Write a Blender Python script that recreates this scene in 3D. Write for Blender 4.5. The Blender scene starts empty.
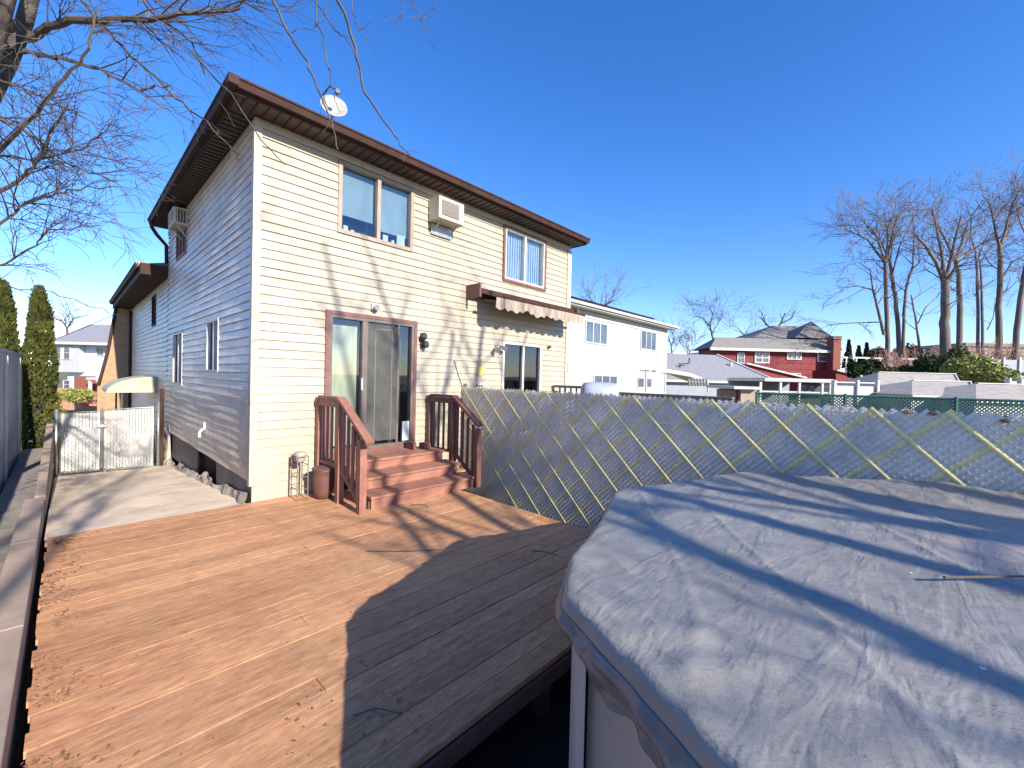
import bpy, math, random
from mathutils import Vector, noise
R=math.radians
S=bpy.context.scene
COL=S.collection
rnd=random.Random(7)
# ------------------------------------------------ camera, sky, sun, exposure
FPX=422.8; YAW=R(43.43); CAMH=1.75
Fh=Vector((math.cos(YAW),math.sin(YAW),0)); Rh=Vector((math.sin(YAW),-math.cos(YAW),0)); Zu=Vector((0,0,1))
pit=R(-0.85); rol=R(1.42)
Fw=Fh*math.cos(pit)+Zu*math.sin(pit); U0=-Fh*math.sin(pit)+Zu*math.cos(pit)
Rc=Rh*math.cos(rol)+U0*math.sin(rol); Uc=-Rh*math.sin(rol)+U0*math.cos(rol)
cd=bpy.data.cameras.new('camera'); cam=bpy.data.objects.new('camera',cd); COL.objects.link(cam)
from mathutils import Matrix
m=Matrix((Rc,Uc,-Fw)).transposed().to_4x4(); m.translation=Vector((0,0,CAMH)); cam.matrix_world=m
cd.sensor_width=36; cd.lens=FPX*36/1024; cd.clip_start=0.05; cd.clip_end=3000
S.camera=cam
SUN_EL=R(26.0); SX=-0.04      # sun stands behind the viewer, along -Y, grazing the side wall
w=bpy.data.worlds.new('World'); S.world=w; w.use_nodes=True
nt=w.node_tree; bg=nt.nodes['Background']
sky=nt.nodes.new('ShaderNodeTexSky'); sky.sky_type='NISHITA'; sky.sun_disc=False
sky.sun_elevation=SUN_EL; sky.sun_rotation=math.atan2(SX,-1); sky.ozone_density=3.0; sky.air_density=1.0; sky.dust_density=0.1
hs=nt.nodes.new('ShaderNodeHueSaturation'); hs.inputs['Saturation'].default_value=1.24; hs.inputs['Value'].default_value=1.0
tint=nt.nodes.new('ShaderNodeMix'); tint.data_type='RGBA'; tint.blend_type='MULTIPLY'; tint.inputs[0].default_value=1; tint.inputs[7].default_value=(1.0,.955,1.14,1)
nt.links.new(sky.outputs[0],tint.inputs[6]); nt.links.new(tint.outputs[2],hs.inputs['Color']); nt.links.new(hs.outputs[0],bg.inputs[0]); bg.inputs[1].default_value=0.133
sd=bpy.data.lights.new('sun','SUN'); sd.energy=5.0; sd.angle=R(0.5); sd.color=(1,.92,.80)
so=bpy.data.objects.new('sun',sd); COL.objects.link(so)
sv=Vector((SX,-1,0)).normalized()*math.cos(SUN_EL)+Zu*math.sin(SUN_EL)
so.rotation_euler=sv.to_track_quat('Z','Y').to_euler()
S.view_settings.view_transform='Standard'; S.view_settings.look='None'; S.view_settings.gamma=1; S.view_settings.exposure=0.9
S.render.engine='CYCLES'

# ------------------------------------------------ helpers
def RC(x,y): return Rc*((x-512)/FPX)-Uc*((y-384)/FPX)+Fw
def LZ(x,y,d):
    """pixel to (right, height) on the upright plane d metres ahead of the viewer"""
    r=RC(x,y); t=d/r.dot(Fh); return t*r.dot(Rh), CAMH+t*r.z
def WP(x,y,d):
    l,z=LZ(x,y,d); return Rh*l+Fh*d+Zu*z
def xyz(l,d,z): return Rh*l+Fh*d+Zu*z

SPLIT={'corner_trim':'corner_trim','ribs':'rib','support_post':'support_post','foundation_board':'foundation_board','stringer':'stringer','folding_arm':'folding_arm',
 'end_cap':'end_cap','bracket':'bracket','porch_post':'porch_post','leg':'leg','solar_panels':'solar_panel','grommets':'grommet','sill_ornaments':'sill_ornament','boot_scraper':'boot_scraper',
 'roof_vent':'roof_vent','rim_joist':'rim_joist','posts':'post','back_roof':'back_roof','lower_trim':'lower_trim','end_boards':'end_board','stoop_rail':'stoop_rail'}
class MB:
    def __init__(s): s.v=[]; s.f=[]
    def face(s,pts):
        n=len(s.v); s.v+= [tuple(p) for p in pts]; s.f.append(tuple(range(n,n+len(pts))))
    def box(s,x0,x1,y0,y1,z0,z1):
        n=len(s.v)
        s.v+=[(x0,y0,z0),(x1,y0,z0),(x1,y1,z0),(x0,y1,z0),(x0,y0,z1),(x1,y0,z1),(x1,y1,z1),(x0,y1,z1)]
        for q in ((0,3,2,1),(4,5,6,7),(0,1,5,4),(1,2,6,5),(2,3,7,6),(3,0,4,7)): s.f.append(tuple(n+i for i in q))
        return s
    def beam(s,a,b,w,h,up=(0,0,1)):
        a=Vector(a); b=Vector(b); d=(b-a).normalized(); up=Vector(up)
        sx=d.cross(up).normalized()*(w/2); sy=sx.cross(d).normalized()*(h/2)
        n=len(s.v)
        for p in (a,b):
            for q in (-sx-sy,sx-sy,sx+sy,-sx+sy): s.v.append(tuple(p+q))
        for q in ((3,2,1,0),(4,5,6,7),(0,1,5,4),(1,2,6,5),(2,3,7,6),(3,0,4,7)): s.f.append(tuple(n+i for i in q))
        return s
    def tube(s,pts,rad,n=6,cap=True):
        pts=[Vector(p) for p in pts]
        if not isinstance(rad,(list,tuple)): rad=[rad]*len(pts)
        base=len(s.v); ref=None
        for i,p in enumerate(pts):
            d=(pts[min(i+1,len(pts)-1)]-pts[max(i-1,0)])
            if d.length<1e-9: d=Vector((0,0,1))
            d.normalize()
            if ref is None: ref=d.orthogonal().normalized()
            ref=(ref-d*ref.dot(d))
            ref=ref.normalized() if ref.length>1e-6 else d.orthogonal().normalized()
            o=d.cross(ref)
            for k in range(n):
                a=2*math.pi*k/n; s.v.append(tuple(p+(ref*math.cos(a)+o*math.sin(a))*rad[i]))
        for i in range(len(pts)-1):
            for k in range(n):
                k2=(k+1)%n; s.f.append((base+i*n+k,base+i*n+k2,base+(i+1)*n+k2,base+(i+1)*n+k))
        if cap:
            s.f.append(tuple(base+k for k in range(n))[::-1]); e=base+(len(pts)-1)*n; s.f.append(tuple(e+k for k in range(n)))
        return s
    def prism(s,poly,off):
        """poly: 3D points, off: extrusion vector"""
        n=len(s.v); k=len(poly); off=Vector(off)
        s.v+=[tuple(p) for p in poly]; s.v+=[tuple(Vector(p)+off) for p in poly]
        s.f.append(tuple(range(n,n+k))[::-1]); s.f.append(tuple(range(n+k,n+2*k)))
        for i in range(k):
            j=(i+1)%k; s.f.append((n+i,n+j,n+k+j,n+k+i))
        return s
    def lathe(s,c,prof,n=24):
        b=len(s.v)
        for (r,z) in prof:
            for k in range(n):
                a=2*math.pi*k/n; s.v.append((c[0]+r*math.cos(a),c[1]+r*math.sin(a),c[2]+z))
        for i in range(len(prof)-1):
            for k in range(n):
                k2=(k+1)%n; s.f.append((b+i*n+k,b+i*n+k2,b+(i+1)*n+k2,b+(i+1)*n+k))
        s.f.append(tuple(b+k for k in range(n))[::-1]); e=b+(len(prof)-1)*n; s.f.append(tuple(e+k for k in range(n)))
        return s
    def build(s,name,mat,parent=None,smooth=False,local=False,bevel=0):
        if name in SPLIT and parent is not None:
            o=None
            for q in s.islands(): o=q._build(SPLIT[name],mat,parent,smooth,local,bevel)
            return o
        return s._build(name,mat,parent,smooth,local,bevel)
    def islands(s):
        par=list(range(len(s.v)))
        def fd(a):
            while par[a]!=a: par[a]=par[par[a]]; a=par[a]
            return a
        for f in s.f:
            r=fd(f[0])
            for i in f[1:]: par[fd(i)]=r
        out={}
        for f in s.f: out.setdefault(fd(f[0]),[]).append(f)
        res=[]
        for fs in out.values():
            m={}; q=MB()
            for f in fs:
                g=[]
                for i in f:
                    if i not in m: m[i]=len(q.v); q.v.append(s.v[i])
                    g.append(m[i])
                q.f.append(tuple(g))
            res.append(q)
        return res
    def _build(s,name,mat,parent=None,smooth=False,local=False,bevel=0):
        me=bpy.data.meshes.new(name)
        off=Vector((0,0,0))
        if parent and not local:
            q=parent
            while q is not None: off=off+Vector(q.location); q=q.parent
        v=s.v if off.length==0 else [(a-off.x,b-off.y,c-off.z) for a,b,c in s.v]
        me.from_pydata(v,[],s.f); me.update()
        if smooth: me.shade_smooth()
        me.materials.append(mat)
        o=bpy.data.objects.new(name,me); COL.objects.link(o)
        if parent: o.parent=parent
        if bevel:
            b=o.modifiers.new('bevel','BEVEL'); b.width=bevel; b.segments=2; b.limit_method='ANGLE'
        return o
def tag(o,label=None,cat=None,group=None,kind=None):
    if label: o['label']=label
    if cat: o['category']=cat
    if group: o['group']=group
    if kind: o['kind']=kind
    return o
def empty(name,loc,label,cat,group=None,rz=0):
    o=bpy.data.objects.new(name,None); COL.objects.link(o); o.location=loc; o.rotation_euler=(0,0,rz); o.empty_display_size=.2
    return tag(o,label,cat,group)
def struct(o): o['kind']='structure'; return o

# ------------------------------------------------ materials
def newmat(name):
    m=bpy.data.materials.new(name); m.use_nodes=True; n=m.node_tree; return m,n,n.nodes['Principled BSDF']
def NT(n,t,**kw):
    x=n.nodes.new(t)
    for k,v in kw.items():
        if hasattr(x,k): setattr(x,k,v)
        else: x.inputs[k].default_value=v
    return x
def surf(name,c1,c2=None,rough=.7,scale=4,stretch=(1,1,1),bump=0,bscale=40,metal=0,spec=.5,c3=None,c3amt=.5,c3scale=1.2,detail=6,bstretch=None,lo=.35,hi=.65):
    """two noise-mixed tones, an optional third patchy tone, optional bump"""
    m,n,b=newmat(name); L=n.links
    tc=NT(n,'ShaderNodeTexCoord'); mp=NT(n,'ShaderNodeMapping'); mp.inputs['Scale'].default_value=stretch
    L.new(tc.outputs['Object'],mp.inputs[0])
    b.inputs['Roughness'].default_value=rough; b.inputs['Metallic'].default_value=metal; b.inputs['Specular IOR Level'].default_value=spec
    c2=c2 or c1
    nz=NT(n,'ShaderNodeTexNoise'); nz.inputs['Scale'].default_value=scale; nz.inputs['Detail'].default_value=detail; nz.inputs['Roughness'].default_value=.65
    L.new(mp.outputs[0],nz.inputs['Vector'])
    r=NT(n,'ShaderNodeValToRGB'); r.color_ramp.elements[0].position=lo; r.color_ramp.elements[1].position=hi
    r.color_ramp.elements[0].color=(*c1,1); r.color_ramp.elements[1].color=(*c2,1)
    L.new(nz.outputs[0],r.inputs[0]); out=r.outputs[0]
    if c3:
        n3=NT(n,'ShaderNodeTexNoise'); n3.inputs['Scale'].default_value=c3scale; n3.inputs['Detail'].default_value=8; n3.inputs['Roughness'].default_value=.7
        L.new(tc.outputs['Object'],n3.inputs['Vector'])
        r3=NT(n,'ShaderNodeValToRGB'); r3.color_ramp.elements[0].position=.5; r3.color_ramp.elements[1].position=.72
        r3.color_ramp.elements[0].color=(0,0,0,1); r3.color_ramp.elements[1].color=(c3amt,c3amt,c3amt,1)
        L.new(n3.outputs[0],r3.inputs[0])
        mx=NT(n,'ShaderNodeMix',data_type='RGBA'); L.new(r3.outputs[0],mx.inputs[0]); L.new(out,mx.inputs[6]); mx.inputs[7].default_value=(*c3,1)
        out=mx.outputs[2]
    L.new(out,b.inputs['Base Color'])
    if bump:
        nb=NT(n,'ShaderNodeTexNoise'); nb.inputs['Scale'].default_value=bscale; nb.inputs['Detail'].default_value=5
        if bstretch:
            m2=NT(n,'ShaderNodeMapping'); m2.inputs['Scale'].default_value=bstretch; L.new(tc.outputs['Object'],m2.inputs[0]); L.new(m2.outputs[0],nb.inputs['Vector'])
        else: L.new(mp.outputs[0],nb.inputs['Vector'])
        bp=NT(n,'ShaderNodeBump'); bp.inputs['Strength'].default_value=bump; bp.inputs['Distance'].default_value=.01
        L.new(nb.outputs[0],bp.inputs['Height']); L.new(bp.outputs[0],b.inputs['Normal'])
    return m
def glassmat(name,tint=(.80,.86,.88),glossy=.05):
    m,n,b=newmat(name); L=n.links; n.nodes.remove(b); out=n.nodes['Material Output']
    t=NT(n,'ShaderNodeBsdfTransparent'); t.inputs[0].default_value=(*tint,1)
    g=NT(n,'ShaderNodeBsdfGlossy'); g.inputs['Roughness'].default_value=.02; g.inputs[0].default_value=(.95,.97,1,1)
    lw=NT(n,'ShaderNodeLayerWeight'); lw.inputs[0].default_value=.35
    mr=NT(n,'ShaderNodeMapRange'); mr.inputs[3].default_value=glossy; mr.inputs[4].default_value=.42
    nz=NT(n,'ShaderNodeTexNoise'); nz.inputs['Scale'].default_value=1.5; bp=NT(n,'ShaderNodeBump'); bp.inputs['Strength'].default_value=.06; bp.inputs['Distance'].default_value=.05
    L.new(nz.outputs[0],bp.inputs['Height']); L.new(bp.outputs[0],g.inputs['Normal'])
    mx=NT(n,'ShaderNodeMixShader'); L.new(lw.outputs['Fresnel'],mr.inputs[0]); L.new(mr.outputs[0],mx.inputs[0]); L.new(t.outputs[0],mx.inputs[1]); L.new(g.outputs[0],mx.inputs[2]); L.new(mx.outputs[0],out.inputs[0])
    return m

M={}
M['siding']=surf('cream_vinyl',(.44,.39,.295),(.355,.315,.235),rough=.45,scale=1.6,stretch=(1,1,3),bump=.12,bscale=25,c3=(.36,.31,.24),c3amt=.7,c3scale=1.7,lo=.3,hi=.8)
M['siding_side_lifted']=surf('side_vinyl_shade_warmed',(.76,.63,.49),(.63,.525,.42),rough=.4,scale=2.5,bump=.2,bscale=18,c3=(.33,.32,.30),c3amt=.55,c3scale=3.5)  # same cream vinyl, colour warmed and brightened to offset the bluish shade
M['trim_cream']=surf('cream_trim',(.45,.41,.325),(.39,.35,.28),rough=.5,scale=5)
M['brown']=surf('brown_aluminium',(.042,.02,.015),(.06,.029,.023),rough=.7,scale=6,bump=.05,spec=.2)
M['brown_dark']=surf('brown_soffit',(.055,.03,.026),(.07,.04,.034),rough=.5,scale=5)
M['soffit_ridge']=surf('dark_soffit_ridge',(.03,.018,.016),rough=.7)  # ridges darker brown than the soffit sheets
M['tan_frame']=surf('tan_window_frame',(.34,.27,.20),(.27,.21,.16),rough=.5,scale=8)
M['white_frame']=surf('white_window_frame',(.55,.53,.50),(.46,.44,.42),rough=.45,scale=8)
M['door_frame']=surf('grey_brown_door_frame',(.16,.125,.11),(.11,.09,.08),rough=.5,scale=9)
M['door_brown']=surf('reddish_brown_trim',(.20,.085,.07),(.14,.06,.05),rough=.55,scale=8)
M['glass']=glassmat('window_glass')
M['glass_dark']=glassmat('dark_window_glass',(.35,.38,.4),.06)
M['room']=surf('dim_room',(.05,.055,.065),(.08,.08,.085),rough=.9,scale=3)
M['blind']=surf('pale_blind',(.34,.40,.43),(.28,.34,.37),rough=.8,scale=2)
M['curtain']=surf('cream_curtain',(.80,.68,.44),(.62,.53,.35),rough=.9,scale=3,stretch=(4,1,.5))
M['sheer']=surf('white_vertical_blind',(.72,.72,.72),(.6,.6,.62),rough=.8,scale=3)
M['screen']=surf('grey_screen',(.085,.088,.08),(.05,.053,.05),rough=.9,scale=2.5,bump=.2,bscale=200)
def deckmat():
    m,n,b=newmat('weathered_deck_paint'); L=n.links
    tc=NT(n,'ShaderNodeTexCoord'); sp=NT(n,'ShaderNodeSeparateXYZ'); L.new(tc.outputs['Object'],sp.inputs[0])
    # plank id (planks run along X, pitch 0.143)
    dv=NT(n,'ShaderNodeMath',operation='DIVIDE'); dv.inputs[1].default_value=.143; L.new(sp.outputs[1],dv.inputs[0])
    fl=NT(n,'ShaderNodeMath',operation='FLOOR'); L.new(dv.outputs[0],fl.inputs[0])
    wn=NT(n,'ShaderNodeTexWhiteNoise',noise_dimensions='1D'); L.new(fl.outputs[0],wn.inputs['W'])
    # streaky grain, shifted for every plank
    mp=NT(n,'ShaderNodeMapping'); mp.inputs['Scale'].default_value=(2.6,16,1); L.new(tc.outputs['Object'],mp.inputs[0])
    ad=NT(n,'ShaderNodeVectorMath',operation='ADD'); cb=NT(n,'ShaderNodeCombineXYZ'); ml=NT(n,'ShaderNodeMath',operation='MULTIPLY'); ml.inputs[1].default_value=37
    L.new(wn.outputs['Value'],ml.inputs[0]); L.new(ml.outputs[0],cb.inputs[0]); L.new(mp.outputs[0],ad.inputs[0]); L.new(cb.outputs[0],ad.inputs[1])
    g=NT(n,'ShaderNodeTexNoise'); g.inputs['Scale'].default_value=2.2; g.inputs['Detail'].default_value=9; g.inputs['Roughness'].default_value=.72; L.new(ad.outputs[0],g.inputs['Vector'])
    gr=NT(n,'ShaderNodeValToRGB'); e=gr.color_ramp.elements; e[0].position=.28; e[0].color=(.32,.13,.06,1); e[1].position=.74; e[1].color=(.66,.38,.19,1)
    k=e.new(.5); k.color=(.50,.25,.13,1)
    L.new(g.outputs[0],gr.inputs[0])
    # big worn patches: tan wood where the paint is gone, pinker where it is thick
    p=NT(n,'ShaderNodeTexNoise'); p.inputs['Scale'].default_value=.75; p.inputs['Detail'].default_value=7; p.inputs['Roughness'].default_value=.6; L.new(tc.outputs['Object'],p.inputs['Vector'])
    pr=NT(n,'ShaderNodeValToRGB'); pr.color_ramp.elements[0].position=.42; pr.color_ramp.elements[1].position=.62
    L.new(p.outputs[0],pr.inputs[0])
    mx=NT(n,'ShaderNodeMix',data_type='RGBA'); mf=NT(n,'ShaderNodeMath',operation='MULTIPLY'); mf.inputs[1].default_value=.42; L.new(pr.outputs[0],mf.inputs[0]); L.new(mf.outputs[0],mx.inputs[0]); L.new(gr.outputs[0],mx.inputs[6]); mx.inputs[7].default_value=(.62,.37,.19,1)
    p2=NT(n,'ShaderNodeTexNoise'); p2.inputs['Scale'].default_value=2.3; p2.inputs['Detail'].default_value=9; p2.inputs['Roughness'].default_value=.75
    m4=NT(n,'ShaderNodeMapping'); m4.inputs['Location'].default_value=(7,3,0); m4.inputs['Scale'].default_value=(.7,1.5,1); L.new(tc.outputs['Object'],m4.inputs[0]); L.new(m4.outputs[0],p2.inputs['Vector'])
    pr2=NT(n,'ShaderNodeValToRGB'); pr2.color_ramp.elements[0].position=.50; pr2.color_ramp.elements[1].position=.74; pr2.color_ramp.elements[1].color=(.6,.6,.6,1); L.new(p2.outputs[0],pr2.inputs[0])
    mx2=NT(n,'ShaderNodeMix',data_type='RGBA'); L.new(pr2.outputs[0],mx2.inputs[0]); L.new(mx.outputs[2],mx2.inputs[6]); mx2.inputs[7].default_value=(.27,.12,.07,1)
    # per plank tone
    mr=NT(n,'ShaderNodeMapRange'); mr.inputs[3].default_value=.84; mr.inputs[4].default_value=1.1; L.new(wn.outputs['Value'],mr.inputs[0])
    hv=NT(n,'ShaderNodeHueSaturation'); L.new(mr.outputs[0],hv.inputs['Value']); L.new(mx2.outputs[2],hv.inputs['Color'])
    f3=NT(n,'ShaderNodeTexNoise'); f3.inputs['Scale'].default_value=28; f3.inputs['Detail'].default_value=6; f3.inputs['Roughness'].default_value=.8; m5=NT(n,'ShaderNodeMapping'); m5.inputs['Scale'].default_value=(.35,1,1); L.new(tc.outputs['Object'],m5.inputs[0]); L.new(m5.outputs[0],f3.inputs['Vector'])
    r5=NT(n,'ShaderNodeMapRange'); r5.inputs[1].default_value=.3; r5.inputs[2].default_value=.7; r5.inputs[3].default_value=.72; r5.inputs[4].default_value=1.22; L.new(f3.outputs[0],r5.inputs[0])
    h5=NT(n,'ShaderNodeHueSaturation'); L.new(r5.outputs[0],h5.inputs['Value']); L.new(hv.outputs[0],h5.inputs['Color'])
    L.new(h5.outputs[0],b.inputs['Base Color']); b.inputs['Roughness'].default_value=.72; b.inputs['Specular IOR Level'].default_value=.3
    bp=NT(n,'ShaderNodeBump'); bp.inputs['Strength'].default_value=.45; bp.inputs['Distance'].default_value=.006; L.new(g.outputs[0],bp.inputs['Height']); L.new(bp.outputs[0],b.inputs['Normal'])
    return m
M['deck']=deckmat()
M['step']=surf('pink_brown_painted_wood',(.27,.115,.075),(.36,.165,.11),rough=.65,scale=3,stretch=(1,5,5),bump=.3,bscale=14,c3=(.20,.09,.07),c3amt=.7,c3scale=3)
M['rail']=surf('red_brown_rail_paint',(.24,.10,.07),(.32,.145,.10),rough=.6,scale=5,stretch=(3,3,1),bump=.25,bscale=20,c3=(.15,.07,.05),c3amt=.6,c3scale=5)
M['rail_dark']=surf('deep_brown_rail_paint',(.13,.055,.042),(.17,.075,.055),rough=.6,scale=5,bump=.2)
M['soil']=surf('dark_soil',(.018,.014,.012),(.03,.024,.02),rough=1,scale=6,bump=.8,bscale=30)
M['lawn']=surf('winter_lawn',(.12,.12,.05),(.20,.16,.09),rough=1,scale=3,bump=.5,bscale=20,c3=(.09,.10,.04),c3amt=.8)
M['concrete']=surf('old_concrete',(.82,.66,.48),(.62,.50,.37),rough=.85,scale=2.0,bump=.3,bscale=35,c3=(.22,.20,.17),c3amt=.6,c3scale=1.6)
M['curb']=surf('weathered_curb',(.42,.32,.245),(.31,.235,.185),rough=.85,scale=3,stretch=(1,.5,1),bump=.35,bscale=30,c3=(.2,.17,.15),c3amt=.5)
M['strip']=surf('gravel_strip',(.20,.18,.16),(.30,.27,.24),rough=.95,scale=8,bump=.6,bscale=60)
M['asphalt']=surf('asphalt',(.05,.05,.052),(.07,.07,.07),rough=.9,scale=8)
M['stone']=surf('rough_foundation',(.50,.44,.36),(.24,.21,.17),rough=.9,scale=7,bump=1,bscale=9)
M['board']=surf('grey_foundation_board',(.21,.195,.185),(.15,.14,.135),rough=.8,scale=2,bump=.15)
M['rust']=surf('dark_rusty_opening',(.03,.012,.01),(.012,.008,.008),rough=.9,scale=4)
M['galv']=surf('galvanised_steel',(.50,.50,.48),(.38,.38,.37),rough=.38,metal=.75,scale=20)
M['wire']=surf('bright_fence_wire',(.80,.78,.72),(.62,.60,.52),rough=.4,metal=.3,scale=30)
M['slat']=surf('silver_aluminium_slat',(.88,.79,.69),(.68,.62,.55),rough=.4,metal=.0,scale=5,bump=.25,bscale=30,c3=(.42,.40,.33),c3amt=.4,c3scale=2.5)
M['yslat']=surf('faded_yellow_slat',(.90,.78,.36),(.78,.67,.30),rough=.5,scale=9,bump=.2,c3=(.33,.30,.18),c3amt=.5,c3scale=5)
M['white_slat']=surf('white_gate_slat',(.50,.51,.50),(.38,.39,.40),rough=.45,scale=6)
M['green_slat']=surf('green_fence_slat',(.035,.12,.085),(.055,.17,.12),rough=.5,scale=8)
M['corr']=surf('pale_steel_fence',(.42,.47,.53),(.34,.39,.45),rough=.5,scale=3,stretch=(1,1,.3))
M['bark']=surf('rough_bark',(.028,.022,.018),(.075,.062,.05),rough=.9,scale=14,stretch=(1,1,.35),bump=1,bscale=30,c3=(.20,.175,.13),c3amt=.6,c3scale=9)
M['twig']=surf('purple_brown_twig',(.065,.048,.038),(.11,.085,.065),rough=.8,scale=9)
M['far_bark']=surf('grey_brown_far_bark',(.10,.078,.065),(.165,.13,.105),rough=.9,scale=1.5,stretch=(1,1,.3),bump=.5)
M['far_twig']=surf('far_twigs',(.12,.09,.078),(.175,.135,.115),rough=.9,scale=3)
M['pink_twig']=surf('reddish_brush',(.30,.17,.14),(.38,.24,.19),rough=.9,scale=3)
def leafmat(name,c1,c2):
    m,n,b=newmat(name); L=n.links
    tc=NT(n,'ShaderNodeTexCoord'); nz=NT(n,'ShaderNodeTexNoise'); nz.inputs['Scale'].default_value=3.5; nz.inputs['Detail'].default_value=8; L.new(tc.outputs['Object'],nz.inputs['Vector'])
    r=NT(n,'ShaderNodeValToRGB'); r.color_ramp.elements[0].position=.38; r.color_ramp.elements[1].position=.62; r.color_ramp.elements[0].color=(*c1,1); r.color_ramp.elements[1].color=(*c2,1)
    L.new(nz.outputs[0],r.inputs[0]); L.new(r.outputs[0],b.inputs['Base Color']); b.inputs['Roughness'].default_value=.75; b.inputs['Specular IOR Level'].default_value=.2
    return m
M['arbor']=leafmat('arborvitae_foliage',(.045,.055,.014),(.10,.105,.022))
M['dark_leaf']=leafmat('dark_evergreen',(.02,.035,.014),(.045,.065,.022))
M['olive_leaf']=leafmat('olive_shrub',(.06,.065,.02),(.11,.11,.035))
M['yellow_leaf']=leafmat('yellow_green_shrub',(.17,.19,.04),(.33,.33,.09))
M['brown_leaf']=leafmat('brown_brush',(.11,.07,.04),(.18,.12,.06))
def covermat():
    m,n,b=newmat('grey_blue_pool_tarp'); L=n.links
    tc=NT(n,'ShaderNodeTexCoord')
    nz=NT(n,'ShaderNodeTexNoise'); nz.inputs['Scale'].default_value=1.1; nz.inputs['Detail'].default_value=9; nz.inputs['Roughness'].default_value=.68; L.new(tc.outputs['Object'],nz.inputs['Vector'])
    r=NT(n,'ShaderNodeValToRGB'); r.color_ramp.elements[0].position=.36; r.color_ramp.elements[1].position=.66; r.color_ramp.elements[0].color=(.185,.175,.16,1); r.color_ramp.elements[1].color=(.275,.26,.235,1); L.new(nz.outputs[0],r.inputs[0])
    # dried puddle of silt toward the middle
    sp=NT(n,'ShaderNodeMapping'); sp.inputs['Location'].default_value=(-1.15,.22,0); sp.inputs['Scale'].default_value=(1.25,1.0,0); L.new(tc.outputs['Object'],sp.inputs[0])
    n2=NT(n,'ShaderNodeTexNoise'); n2.inputs['Scale'].default_value=2.6; n2.inputs['Detail'].default_value=8; L.new(tc.outputs['Object'],n2.inputs['Vector'])
    ln=NT(n,'ShaderNodeVectorMath',operation='LENGTH'); L.new(sp.outputs[0],ln.inputs[0])
    am=NT(n,'ShaderNodeMath',operation='MULTIPLY_ADD'); am.inputs[1].default_value=1.6; L.new(n2.outputs[0],am.inputs[0]); L.new(ln.outputs['Value'],am.inputs[2])
    rr=NT(n,'ShaderNodeValToRGB'); rr.color_ramp.elements[0].position=1.0; rr.color_ramp.elements[0].color=(0,0,0,1); rr.color_ramp.elements[1].position=.99
    mr=NT(n,'ShaderNodeMapRange'); mr.inputs[1].default_value=1.25; mr.inputs[2].default_value=1.75; mr.inputs[3].default_value=.75; mr.inputs[4].default_value=0; L.new(am.outputs[0],mr.inputs[0])
    mx=NT(n,'ShaderNodeMix',data_type='RGBA'); L.new(mr.outputs[0],mx.inputs[0]); L.new(r.outputs[0],mx.inputs[6]); mx.inputs[7].default_value=(.40,.32,.28,1)
    L.new(mx.outputs[2],b.inputs['Base Color']); b.inputs['Roughness'].default_value=.36; b.inputs['Specular IOR Level'].default_value=.5
    prev=None
    for (sc,st,rz,dist,wt) in ((3.2,(1,.22,1),.5,.012,.55),(4.5,(.25,1,1),-.35,.010,.5),(15,(1,.4,1),.9,.004,.5),(48,(1,.7,1),.3,.0016,.5)):
        mm=NT(n,'ShaderNodeMapping'); mm.inputs['Scale'].default_value=st; mm.inputs['Rotation'].default_value=(0,0,rz); L.new(tc.outputs['Object'],mm.inputs[0])
        nb=NT(n,'ShaderNodeTexNoise'); nb.inputs['Scale'].default_value=sc; nb.inputs['Detail'].default_value=4; nb.inputs['Roughness'].default_value=.55; nb.inputs['Distortion'].default_value=.4; L.new(mm.outputs[0],nb.inputs['Vector'])
        s1=NT(n,'ShaderNodeMath',operation='SUBTRACT'); s1.inputs[1].default_value=.5; L.new(nb.outputs[0],s1.inputs[0])
        ab=NT(n,'ShaderNodeMath',operation='ABSOLUTE'); L.new(s1.outputs[0],ab.inputs[0])
        rg_=NT(n,'ShaderNodeMapRange'); rg_.inputs[1].default_value=0; rg_.inputs[2].default_value=.09; rg_.inputs[3].default_value=1; rg_.inputs[4].default_value=0; rg_.interpolation_type='SMOOTHSTEP'; L.new(ab.outputs[0],rg_.inputs[0])
        bp=NT(n,'ShaderNodeBump'); bp.inputs['Strength'].default_value=wt; bp.inputs['Distance'].default_value=dist*.45; L.new(rg_.outputs[0],bp.inputs['Height'])
        if prev: L.new(prev.outputs[0],bp.inputs['Normal'])
        prev=bp
    L.new(prev.outputs[0],b.inputs['Normal'])
    return m
M['cover']=covermat()
M['skirt']=surf('dark_wrinkled_tarp_edge',(.12,.115,.115),(.20,.195,.195),rough=.3,scale=5,bump=.6,bscale=14,c3=(.06,.055,.055),c3amt=.6,c3scale=6)
M['pool_wall']=surf('taupe_pool_wall',(.44,.385,.33),(.36,.315,.27),rough=.5,scale=3,c3=(.25,.22,.20),c3amt=.35)
M['pool_post']=surf('taupe_pool_upright',(.40,.38,.36),(.34,.32,.30),rough=.45,scale=4)
M['shingle']=surf('grey_roof_shingle',(.30,.30,.32),(.19,.19,.21),rough=.95,scale=9,stretch=(1,1,3),bump=.4)
M['shingle_dark']=surf('dark_roof_shingle',(.12,.11,.11),(.17,.16,.155),rough=.95,scale=6)
M['shingle_tan']=surf('weathered_roof_shingle',(.26,.24,.21),(.19,.175,.16),rough=.95,scale=5)
M['shed_roof']=surf('pale_shed_shingle',(.40,.36,.31),(.29,.265,.23),rough=.95,scale=4,stretch=(1,1,2),bump=.3)
M['white_vinyl']=surf('white_vinyl_siding',(.45,.45,.43),(.40,.40,.39),rough=.5,scale=1.5)
M['red_siding']=surf('red_shingle_siding',(.22,.016,.02),(.15,.012,.015),rough=.7,scale=2,stretch=(1,1,3))
M['brick']=surf('red_brick',(.26,.09,.06),(.19,.065,.045),rough=.9,scale=12)
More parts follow.
